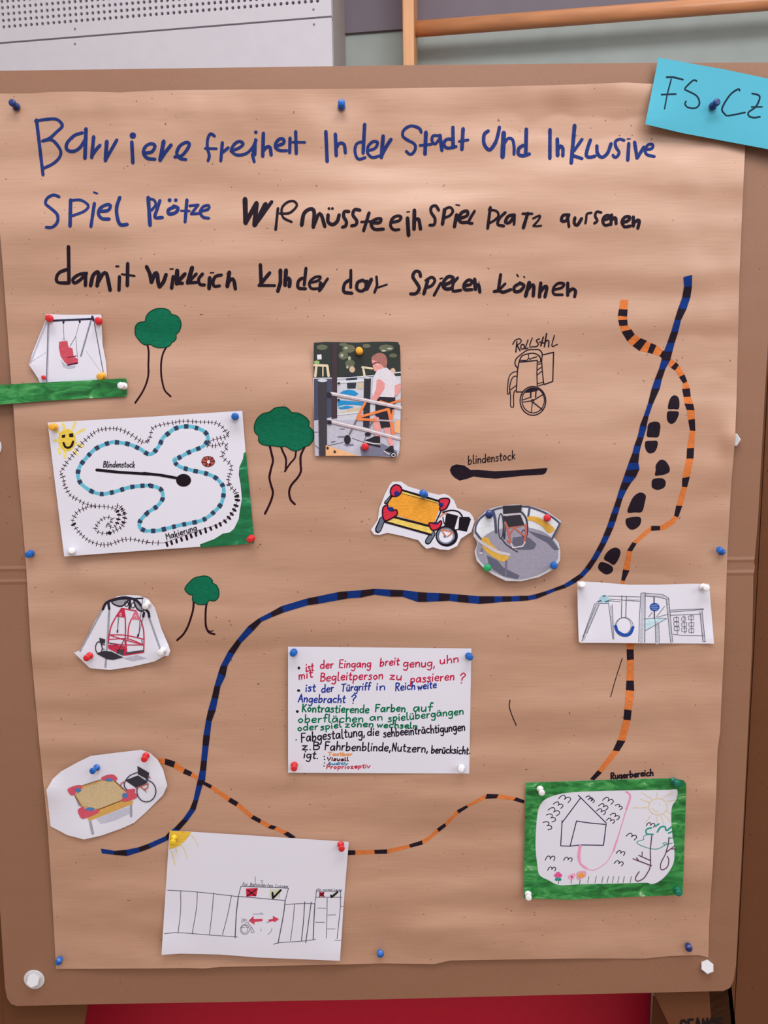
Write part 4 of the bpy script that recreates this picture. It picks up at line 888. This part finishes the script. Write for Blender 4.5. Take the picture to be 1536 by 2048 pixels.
c('blue_tint', 'G 288 270 310 222 345 205 385 222 405 262 395 286 310 286', (170, 208, 226), 1, label='pale blue colouring'); c('blue_tint', 'F 762 452 985 446 772 568', (196, 224, 234), 1, label='pale blue colouring')
c('swing_seat', 'S 6 466 522 490 580 570 618 620 592 646 535;E 867 328 50 42', (36, 80, 170), 3, label='blue felt pen marks'); c('ball_lines', 'P 1 835 312 900 306;P 1 828 330 905 330;P 1 840 348 895 350', (196, 206, 230), 4)
c('pen_mark', 'P 2 340 216 364 212;P 2 285 272 318 262;P 2 362 272 398 264;P 2 862 230 862 290;P 2 865 370 865 445', (70, 66, 84), 4)
# 9 questions sheet
f, g = F(560, 1280, 960, 1536), F(560, 1410, 960, 1536)
c = cutout('note', 'text_sheet', PX, '576.2 1293.5 760 1295 942.8 1297 940.6 1420 938.4 1547.2 757 1546.5 576.2 1545.5 576 1420', 'white sheet of handwritten questions in red, blue, green and black', 'note', G_SHEET)
def wr(nm, rgb, w, items, fr):
    c(nm, ';'.join('X %s %s' % (w, s) for s in items), rgb, 1, fr)
wr('written_line', (194, 34, 76), 2.5, ('ist 198 242 256 232 36 .16', 'der 308 222 408 212 34 .12', 'Eingang 452 215 696 208 34 .12', 'breit 765 202 912 190 34 .2', 'genug, 945 208 1190 206 36 .1', 'uhn 1228 185 1370 168 34 .12'), f)
wr('written_line', (194, 34, 76), 2.5, ('mit 145 303 250 288 36 .12', 'Begleitperson 308 316 788 300 36 .12', 'zu 840 303 930 308 34 .1', 'passieren 1000 328 1336 308 36 .12', '? 1378 335 1420 332 44 .16'), f)
wr('written_line', (26, 48, 150), 2.5, ('ist 195 396 270 392 34 .12', 'der 318 404 410 395 34 .12', 'T\u00fcrgriff 468 396 690 384 32 .16', 'in 738 385 805 380 32 .12', 'Reich 885 388 1035 380 34 .1', 'weite 1058 384 1200 368 32 .12'), f)
wr('written_line', (26, 48, 150), 2.5, ('Angebracht 140 478 497 482 34 .12', '? 548 492 585 488 38 .12'), f)
wr('written_line', (0, 112, 74), 2.8, ('Kontrastierende 168 50 680 64 34 .06', 'Farben 730 50 960 50 32 .08', 'auf 1022 48 1165 46 36 .1'), g)
wr('written_line', (0, 112, 74), 2.6, ('oberfl\u00e4chen 138 134 637 130 34 .06', 'an 690 122 786 116 30 0', 'spiel\u00fcberg\u00e4ngen 830 128 1408 70 32 .08'), g)
wr('written_line', (0, 112, 74), 2.6, ('oder 135 198 290 190 30 .06', 'spiel 312 194 472 170 28 .06', 'zonen 500 170 715 168 28 .06', 'wechseln 745 172 1052 180 26 .06'), g)
wr('written_line', (36, 24, 44), 2.6, ('Fabgestaltung, 162 285 652 238 40 .08', 'die 670 236 758 232 34 .08', 'sehbeeintr\u00e4chtigungen 795 246 1420 194 36 .04'), g)
wr('written_line', (36, 24, 44), 2.6, ('z.B 168 346 300 346 34 .05', 'Fahrbenblinde,Nutzern, 342 346 1136 362 36 .08', 'ber\u00fccksicht. 1160 370 1458 376 32 .08'), g)
wr('written_line', (36, 24, 44), 2.5, ('igt. 180 405 290 415 34 .08',), g)
wr('written_line', (226, 142, 66), 2, ('Tastbar 368 388 552 390 15 .1',), g); wr('written_line', (92, 34, 38), 2.2, ('Visuell 362 428 524 428 15 .1',), g)
wr('written_line', (40, 122, 170), 2, ('Auditiv 368 458 520 460 12 .1',), g); wr('written_line', (196, 40, 70), 2, ('Propriozeptiv 356 492 690 484 18 .1',), g)
c('bullet_dots', art('E 145 215 10 12;E 143 388 12 10', f) + art('E 133 50 11 11;E 124 268 5 5;E 340 395 5 5;E 342 418 6 6;E 342 445 5 5;E 338 468 5 5', g), ink((30, 22, 34)), 1)
# 10 sand table picture
f = F(80, 1490, 350, 1536)
c = cutout('sand', 'picture_cutout', f, '1150 55 1250 90 1340 170 1400 280 1448 460 1400 570 1200 770 1070 885 940 945 700 1030 500 1075 310 1025 120 925 90 650 73 510 145 385 240 300 420 200 575 125 850 90',
           'cut-out picture of a wooden sand table with red corners beside a wheelchair', 'cut-out picture', G_CUT, lifts=((75, 520, 30, .005), (500, 1075, 40, .003), (1448, 460, 30, .003)))
c('floor_shadow', 'F 640 840 900 740 1015 700 1020 780 850 860 690 900', p((196, 196, 214)), 1)
c('table_leg', 'P 5 1035 670 1036 810;P 5.4 568 860 600 1008;P 3.4 402 580 445 690', p((160, 160, 174)), 1)
c('table_rim', 'F 478 462 692 394 860 415 975 520 930 630 650 742 470 700 395 580', p((206, 160, 96)), 2); c('table_front', 'F 640 745 930 635 1057 632 1057 670 560 866 538 836', p((214, 166, 92)), 2)
c('sand', 'F 500 480 720 408 850 425 965 525 930 622 655 730 490 692 412 580', mat((206, 182, 142), var=.12, scale=300, key='print'), 3)
c('rim_line', 'P 1.2 395 575 470 700;P 1.2 640 745 930 632;P 1.6 850 410 972 518;P 1 478 462 692 394', p((96, 60, 36)), 4)
c('corner_pad', 'G 315 500 370 472 440 455 480 465 462 498 410 530 400 568 350 570 322 535;G 698 370 750 345 810 334 850 345 882 385 850 410 790 388 740 400 702 394;G 972 515 1080 498 1080 540 1110 575 1082 612 960 645 930 628 942 600 992 570;G 430 740 488 702 530 738 600 750 662 726 670 762 600 800 490 840 452 810', p((208, 86, 104)), 5)
c('corner_cup', 'E 432 514 33 24;E 785 396 45 18;E 965 575 31 29;E 570 730 50 20', p((76, 126, 182)), 6)
c('wheelchair_seat', 'F 1108 238 1242 316 1230 402 1115 335;F 968 402 1112 346 1228 425 1100 492', p((52, 50, 60)), 6)
c('wheelchair_wheel', 'O 2 1210 525 108 122;S 2 1110 310 1020 350 965 420 960 470 990 512', p((52, 54, 78)), 7)
c('wheelchair_frame', 'S 2 970 415 920 442 930 492;P 2 1090 490 1232 440 1222 490 1190 502;P 2 1150 480 1202 522;P 1.6 1235 350 1255 380', p((180, 88, 78)), 8); c('axle', 'P 1.4 1120 342 1202 386;E 1208 525 14 10', p((204, 200, 206)), 8)
# 11 entrance drawing
f = F(310, 1650, 710, 1536)
c = cutout('gate', 'drawing_sheet', f, '112 42 600 72 1000 98 1488 130 1470 350 1450 600 1420 1043 1100 1030 800 1018 500 995 200 988 50 997 80 520',
           'white sheet with pen drawing of a fence gate and a yellow corner sun', 'drawing', G_SHEET, lifts=((50, 997, 60, .006), (1420, 1043, 60, .006), (700, 1015, 90, .004)))
c('corner_sun', 'F 112 42 278 53 270 72 240 112 185 162 108 190', (232, 192, 72), 1); c('sun_ray', 'S 1.8 125 200 140 250 155 305;S 1.4 195 145 230 200 245 255;S 1.2 280 80 320 130 330 165;P 1.2 158 175 168 210', (232, 208, 130), 1)
c('fence_line', ';'.join('S 1.2 ' + s for s in ('95 500 330 515 640 550', '197 508 197 650 178 825', '325 515 318 640 285 838', '450 520 440 650 418 845', '588 540 560 680 518 845', '70 835 180 827 420 845 635 860', '1000 610 1150 603 1228 605', '1072 605 1060 740 1040 890', '910 918 950 905 1150 890 1235 878', '1322 560 1320 720 1316 870')) +
  ';S 1.9 640 550 625 680 615 865;P 1.3 640 548 660 470 1025 485 1000 580 640 548;S 1.8 1000 580 985 700 945 908;S 1.7 1150 590 1140 740 1125 888;S 1.7 1200 592 1180 740 1158 905;S 1.9 1228 605 1220 740 1215 880;P 1.2 1240 495 1235 555 1435 555;P 1.2 1240 508 1432 510;P 1.2 1235 555 1228 605;P 1.3 1425 505 1425 620 1398 875;'
  'P 1 1245 638 1312 640;P 1 1230 747 1305 748;P 1 1325 692 1388 690;P 1 1322 798 1385 798;P 1 1425 625 1448 625;P 1 1380 885 1430 887;P .8 750 684 835 684;P 1.4 814 672 814 684;P .8 855 748 880 744;P .8 812 795 815 815;S .8 898 792 890 820 865 842', (82, 80, 102), 1)
c('sign_writing', 'X 1 f\u00fcr_Behinderten_Lussen 668 464 1018 482 14 .2;X .9 f\u00fcr_normal_Leute 1245 502 1432 506 9 .2;S .9 770 395 772 420 768 440;S .9 810 425 830 430 815 445', (96, 94, 112), 1)
c('red_box', 'F 698 488 790 484 778 546 702 550;F 1262 515 1300 515 1296 550 1260 548', (204, 48, 76), 1); c('cross', 'P 2 712 500 772 545;P 2 780 495 705 546;P 1.8 1264 520 1298 548;P 1.8 1298 518 1264 548', (56, 14, 30), 2)
c('green_box', ';'.join('P 1.6 %d 498 %d 556' % (x, x - 6) for x in (888, 900, 912, 924, 936, 948, 960)) + ';P 1.5 1370 515 1366 550;P 1.5 1385 515 1380 550;P 1.5 1395 515 1390 545', (202, 208, 138), 1)
c('check_mark', 'P 4 902 520 906 562;P 4 906 562 966 500;P 3.6 1352 540 1356 555;P 3.6 1356 554 1402 516', (24, 24, 28), 2)
c('wheelchair_user', 'O 1 690 802 34 38;O .9 688 800 24 30;P 1 668 718 668 755;P 1 680 718 680 745;O .9 694 730 8 8;S 1 715 755 745 790 762 822;S 1 735 785 740 826 760 824;P .9 690 755 720 745;P .8 655 790 720 785', (96, 94, 110), 1)
c('red_arrow', 'F 720 735 756 698 758 722 825 720 825 738 764 745 764 766;F 870 727 906 720 905 698 953 723 915 748 912 737 876 744', (208, 70, 94), 2)
# 12 green framed drawing
f = F(1030, 1530, 1390, 1536)
OUT = '92 150 400 140 800 125 1340 112 1440 130 1462 165 1445 700 1432 1110 1000 1125 500 1150 75 1140 80 700'
INN = '300 272 450 236 700 222 1000 215 1200 213 1320 211 1385 210 1378 290 1340 360 1335 480 1345 600 1360 700 1355 830 1300 930 1220 1000 1150 1018 1130 1005 850 1012 560 1018 380 1025 290 985 210 940 190 850 175 680 190 430 225 325'
c = cutout('garden', 'drawing_sheet', f, OUT, 'drawing of a house and garden inside a green painted border', 'drawing', G_SHEET, lifts=((75, 1140, 30, .003), (1462, 160, 26, .005), (1432, 1110, 26, .003)))
pr = lambda s: [f(*q) for q in zip(*[iter(map(float, s.split()))] * 2)]
c('painted_border', fill([pr(OUT), catmull(pr(INN), True, 6)]), GREEN_PAINT, 2)
c('house_outline', 'P 1.9 540 258 780 497;P 1.9 560 280 405 488;P 1.9 402 475 390 690;S 1.9 390 690 470 692 560 683 755 685;P 2 755 685 778 508;S 1.9 778 507 640 495 525 478;P 1.9 525 478 470 694', (46, 44, 82), 1)
bs = ''
for x, y, s, r in ((430, 280, 55, 12), (375, 335, 45, 20), (340, 390, 55, 25), (315, 445, 48, 40), (285, 512, 48, 45), (640, 280, 34, 25), (655, 298, 30, 20), (800, 298, 50, 15), (760, 350, 44, 20), (892, 352, 34, 30), (740, 392, 42, 18), (858, 432, 44, 25), (820, 470, 38, 15),
                    (302, 790, 46, -8), (455, 800, 40, 0), (316, 882, 38, -5), (905, 745, 40, 5), (890, 832, 42, 8), (1000, 603, 48, 15), (1160, 506, 40, 0)):
    a = math.radians(r); ca, sa = math.cos(a), math.sin(a)
    w_ = [(-1, .35), (-.65, -.2), (-.2, -.35), (0, .05), (-.12, .3), (.2, -.1), (.6, -.2), (.85, .1), (.55, .65)]
    bs += 'S 1.7 ' + ' '.join('%.1f %.1f' % (x + s * (u * ca - v * sa), y + s * (u * sa + v * ca)) for u, v in w_) + ';'
c('bird_mark', bs, (36, 30, 52), 1)
c('pink_path', 'S 6.4 556 692 545 760 546 810;S 4.6 546 810 565 850 612 885;S 1.4 610 886 680 895 780 830 840 730;S 3.6 840 735 860 670 872 640;S 2 872 640 920 480 950 380;S 4 950 380 980 290 978 250 948 228', (234, 158, 192), 1)
c('pale_sun', 'O 1.7 1220 355 80 70;' + ';'.join('P 1.4 ' + s for s in ('1000 366 1130 364', '1070 290 1145 318', '1080 235 1170 290', '1215 230 1210 275', '1350 235 1260 280', '1365 298 1300 312', '1330 420 1290 385', '1330 480 1270 420', '1270 510 1245 430', '1210 490 1215 430', '1110 500 1160 430')) + ';P 1.6 1190 322 1194 330;P 1.4 1238 325 1236 345;S 1.4 1172 365 1195 395 1225 398', (226, 208, 160), 1)
c('tree_crown', 'S 3 1165 535 1130 545 1118 560 1125 588 1180 592;S 3.2 1200 522 1228 502;S 3.4 1215 572 1240 533 1280 526 1292 560 1335 528;S 3 1310 582 1340 568;P 2 1310 630 1345 620;S 1.4 1130 595 1095 610 1100 635 1040 655 1060 680 1150 712 1220 715 1290 680 1345 665;S 1.6 1260 672 1285 662 1300 678 1270 682', (44, 152, 142), 1)
c('tree_trunk', 'P 1.9 1168 600 1155 720 1158 850 1146 895;S 1.9 1146 895 1100 965 1045 992 1028 965 1060 910;P 2 1008 800 1165 860;P 1.8 1055 770 1155 815;P 1.6 1085 740 1085 775;P 1.8 1038 790 1058 822;P 1.8 1315 615 1308 680 1285 760;S 1.8 1285 760 1245 840 1250 895 1300 870 1313 810 1300 780;P 1.8 1290 745 1330 715 1378 718;P 1.6 1330 715 1362 690', (92, 54, 80), 3)
c('flower_stem', 'P 1.4 372 985 372 1015;P 1.4 483 965 478 1015;P 1.6 558 960 552 1015;' + ';'.join('P 1.3 %d 950 %d 1006' % (x, x - 12) for x in (632, 694, 752, 798, 842, 888, 934, 994)), (88, 116, 92), 1)
c('flower', 'E 368 942 35 20;E 368 925 18 14', (226, 92, 152), 2); c('flower', 'E 355 976 14 14;E 382 976 14 14', (36, 146, 140), 2)
c('flower', 'O 2.6 480 958 22 16;O 2 500 940 12 12;O 3 565 935 36 24;O 2.4 545 960 16 14;O 2.4 590 925 14 16', (238, 160, 196), 2); c('flower', 'E 484 955 9 9', (206, 50, 110), 3); c('flower', 'E 565 942 27 21', (236, 168, 66), 3)
c('folded_corner', 'F 1330 113 1440 131 1461 164 1400 190 1385 208 1330 190', GREEN_MARK, 3)
# 13 turquoise card
f = F(1280, 110, 1536, 1536)
CARD = mat((78, 172, 196), rough=0.65, var=0.02, scale=12, key='card')
c = cutout('card', 'name_card', f, '222 30 700 118 1000 170 1536 283 1930 352 1800 1196 1536 1130 1000 1030 500 935 62 830', 'turquoise card lettered FS CZ at the top right corner of the poster', 'card', m=CARD, lifts=((62, 830, 60, .007), (1700, 1180, 80, .004)), extra=.002)
c('lettering', 'P 3.8 320 265 400 266 515 295;P 2.8 375 290 325 480 295 645;P 3.6 258 475 430 468;S 3.3 680 314 640 302 540 400 562 425 680 490 714 580 670 635 580 630 540 590 552 556;S 3.6 1195 428 1180 408 1080 480 985 640 1020 710 1060 728 1260 690;S 3.6 1345 462 1420 480 1437 520 1390 620 1300 690 1312 735 1370 752 1440 742;P 3 1338 622 1465 622', (24, 44, 62), 1)
SURF['poster'] = (PH, po)

# ================================================================== push pins and nylon bolts
PROF = [(0, 0), (4.3, 0), (4.9, .3), (5.0, 1.0), (4.4, 1.8), (2.9, 3.0), (2.5, 4.2), (2.4, 7.6), (2.8, 8.6), (3.9, 9.5), (4.5, 10.3), (4.6, 11.6), (4.2, 12.6), (3.2, 13.0), (0, 13.1)]
def lathe(prof, org, ax, k=.001, N=18):
    ax = ax.normalized(); s = ax.orthogonal().normalized(); t = ax.cross(s); vs, fs = [], []
    for r, h in prof:
        for i in range(N):
            a = 2 * math.pi * i / N; vs.append(org + ax * h * k + (s * math.cos(a) + t * math.sin(a)) * r * k)
    for j in range(len(prof) - 1):
        for i in range(N):
            fs.append((j * N + i, j * N + (i + 1) % N, (j + 1) * N + (i + 1) % N, (j + 1) * N + i))
    return vs, fs
def plastic(rgb): return mat(rgb, rough=0.28, var=0, spec=0.5, key='plastic')
PB, PDB, PR, PW, PY, PO, PG, PDG = map(plastic, ((12, 94, 182), (18, 44, 110), (214, 34, 44), (236, 234, 238), (232, 198, 40), (236, 172, 56), (24, 160, 96), (0, 112, 92)))
STEEL = mat((190, 188, 190), rough=0.3, var=0, key='steel')
def pin(key, fr, fx, fy, hx, hy, m, label, k=1.06):
    depth = SURF[key][0]
    a, b = fr(fx, fy), fr(hx, hy)
    d0 = depth(*a) + .0005
    base = P(a[0], a[1], -(d0 + .0016)); head = P(b[0], b[1], -(d0 + .0016 + .0115 * k)); ax = head - base
    t = empty('push_pin', base); tag(t, label, 'push pin', 'push pins on the poster')
    vs, fs = lathe(PROF, base, ax, .00108 * k); o = mesh('pin_body', vs, fs, m, t, smooth=True)
    vs, fs = lathe([(0, 1.5), (.55, 1.5), (.55, -2.0), (0, -4.5)], base, ax, .001, 8); mesh('needle', vs, fs, STEEL, t, smooth=True)
Q = PX
pin('poster', Q, 33, 214, 25, 206, PDB, 'dark blue push pin in the top left corner of the poster')
pin('poster', Q, 683, 213, 683, 206, PB, 'blue push pin at the top edge of the poster above the heading')
pin('poster', Q, 62, 1107, 57, 1109, PB, 'blue push pin at the left edge of the poster')
pin('poster', Q, 1444, 1104, 1437, 1098, PB, 'blue push pin at the right edge of the poster')
pin('poster', Q, 117, 1924, 121, 1915, PB, 'blue push pin in the bottom left corner of the poster')
pin('poster', Q, 761, 1908, 760, 1905, PB, 'blue push pin in the middle of the bottom edge of the poster')
pin('poster', Q, 1378, 1897, 1375, 1888, PDB, 'dark blue push pin in the bottom right corner of the poster')
pin('card', F(1280, 110, 1536, 1536), 872, 616, 917, 570, PDB, 'dark blue push pin through the turquoise card')
f = F(0, 600, 270, 1536)
pin('swing', f, 565, 212, 556, 205, PR, 'red push pin at the top left of the swing seat picture')
pin('swing', f, 1122, 242, 1116, 234, PR, 'red push pin at the top right of the swing seat picture')
pin('swing', f, 497, 882, 493, 880, PR, 'small red push pin at the bottom left of the swing seat picture', .62)
pin('swing', f, 1172, 862, 1138, 872, PO, 'orange push pin at the bottom right of the swing seat picture')
pin('strip', f, 1412, 980, 1376, 974, PW, 'white push pin at the right end of the green painted strip')
pin('track', A, 205, 306, 166, 306, PO, 'orange push pin by the smiling sun of the track drawing')
pin('track', B, 1203, 154, 1200, 151, PB, 'blue push pin at the top right of the track drawing')
pin('track', D_, 1425, 775, 1400, 796, PR, 'red push pin on the green hill of the track drawing')
pin('track', C_, 447, 995, 442, 988, PW, 'white push pin at the bottom left of the track drawing')
f = F(610, 670, 820, 1536)
pin('photo', f, 797, 240, 791, 226, PO, 'orange push pin at the top of the photo print')
pin('photo', f, 880, 1636, 876, 1630, PR, 'red push pin near the bottom of the photo print')
pin('table', F(730, 950, 960, 1536), 798, 266, 768, 236, PB, 'blue push pin on the upper rim of the yellow play table drawing')
f = F(930, 990, 1140, 1536)
pin('roundabout', f, 355, 296, 353, 262, PDB, 'dark blue push pin at the upper left of the roundabout picture')
pin('roundabout', f, 1203, 336, 1203, 330, PR, 'red push pin over the right yellow bench of the roundabout picture')
pin('roundabout', f, 335, 1060, 318, 1072, PG, 'green push pin at the lower left of the roundabout picture')
pin('roundabout', f, 1300, 1028, 1306, 1036, PB, 'blue push pin at the lower right of the roundabout picture')
f = F(130, 1170, 360, 1536)
pin('rollswing', f, 1105, 245, 1072, 284, PW, 'white push pin at the upper right of the wheelchair swing picture')
pin('rollswing', f, 1312, 868, 1276, 906, PW, 'white push pin at the lower right of the wheelchair swing picture')
pin('rollswing', f, 332, 942, 290, 974, PR, 'red push pin at the lower left of the wheelchair swing picture')
f = F(1140, 1150, 1440, 1536)
pin('sketch', f, 112, 108, 124, 98, PW, 'white push pin at the left end of the pencil sketch')
pin('sketch', f, 1362, 122, 1396, 132, PW, 'white push pin at the right end of the pencil sketch')
f, g = F(560, 1280, 960, 1536), F(560, 1410, 960, 1536)
pin('note', f, 108, 92, 100, 103, PB, 'blue push pin at the top left of the handwritten questions')
pin('note', f, 1448, 122, 1458, 132, PB, 'blue push pin at the top right of the handwritten questions')
pin('note', g, 110, 460, 108, 484, PR, 'red push pin at the bottom left of the handwritten questions')
pin('note', g, 1395, 480, 1390, 494, PW, 'white push pin at the bottom right of the handwritten questions')
f = F(80, 1490, 350, 1536)
pin('sand', f, 648, 256, 600, 294, PB, 'blue push pin above the sand table picture')
pin('sand', f, 1207, 120, 1187, 158, PR, 'red push pin above the wheelchair of the sand table picture')
f = F(310, 1650, 710, 1536)
pin('gate', f, 147, 96, 137, 130, PY, 'yellow push pin in the corner sun of the gate drawing')
pin('gate', f, 1426, 148, 1433, 180, PR, 'red push pin at the top right of the gate drawing')
f = F(1030, 1530, 1390, 1536)
pin('garden', f, 213, 202, 228, 235, PW, 'white push pin at the top left of the green bordered drawing')
pin('garden', f, 112, 1100, 116, 1130, PW, 'white push pin at the bottom left of the green bordered drawing')
pin('garden', f, 1352, 134, 1384, 156, PDG, 'dark green push pin at the top right of the green bordered drawing')
pin('garden', f, 1384, 1066, 1396, 1092, PDG, 'dark green push pin at the bottom right of the green bordered drawing')

NYLON = mat((216, 214, 218), rough=0.35, var=0, spec=0.5, key='nylon')
def bolt(wx, wy, hx, hy, r_hex, hgt, rot, washer, label):
    base = P(wx, wy, 0); ax = P(hx, hy, -(hgt + .001)) - base; ax.normalize()
    t = empty('nylon_bolt', base); tag(t, label, 'bolt', 'nylon bolts of the pin board')
    if washer:
        vs, fs = lathe([(0, .2), (17.2, .2), (17.8, .8), (17.8, 1.4), (17, 2.0), (0, 2.1)], base, Vector((0, -1, 0)), .001, 40)
        mesh('washer', vs, fs, NYLON, t)
    s = Vector((1, 0, 0)); s = (s - ax * s.dot(ax)).normalized(); u = ax.cross(s)
    def ringv(r, h): return [base + ax * h + (s * math.cos(math.pi / 3 * i + rot) + u * math.sin(math.pi / 3 * i + rot)) * r for i in range(6)]
    vs = ringv(r_hex, .0002) + ringv(r_hex, hgt - .0012) + ringv(r_hex * .9, hgt)
    fs = [(j * 6 + i, j * 6 + (i + 1) % 6, j * 6 + 6 + (i + 1) % 6, j * 6 + 6 + i) for j in (0, 1) for i in range(6)] + [(12, 13, 14, 15, 16, 17)]
    mesh('hex_head', vs, fs, NYLON, t)
bolt(69, 1958, 65, 1963, .0112, .012, .35, True, 'white nylon bolt with round washer at the bottom left of the pin board')
bolt(1414, 1933, 1415, 1934, .0112, .009, .35, False, 'white hexagonal nylon bolt at the bottom right of the pin board')
bolt(-19, 893, -24, 892, .0112, .012, .2, True, 'white nylon bolt with round washer halfway up the left edge of the pin board')
bolt(1466, 880, 1466, 880, .0112, .008, .0, False, 'white nylon bolt half hidden under the right edge of the poster')
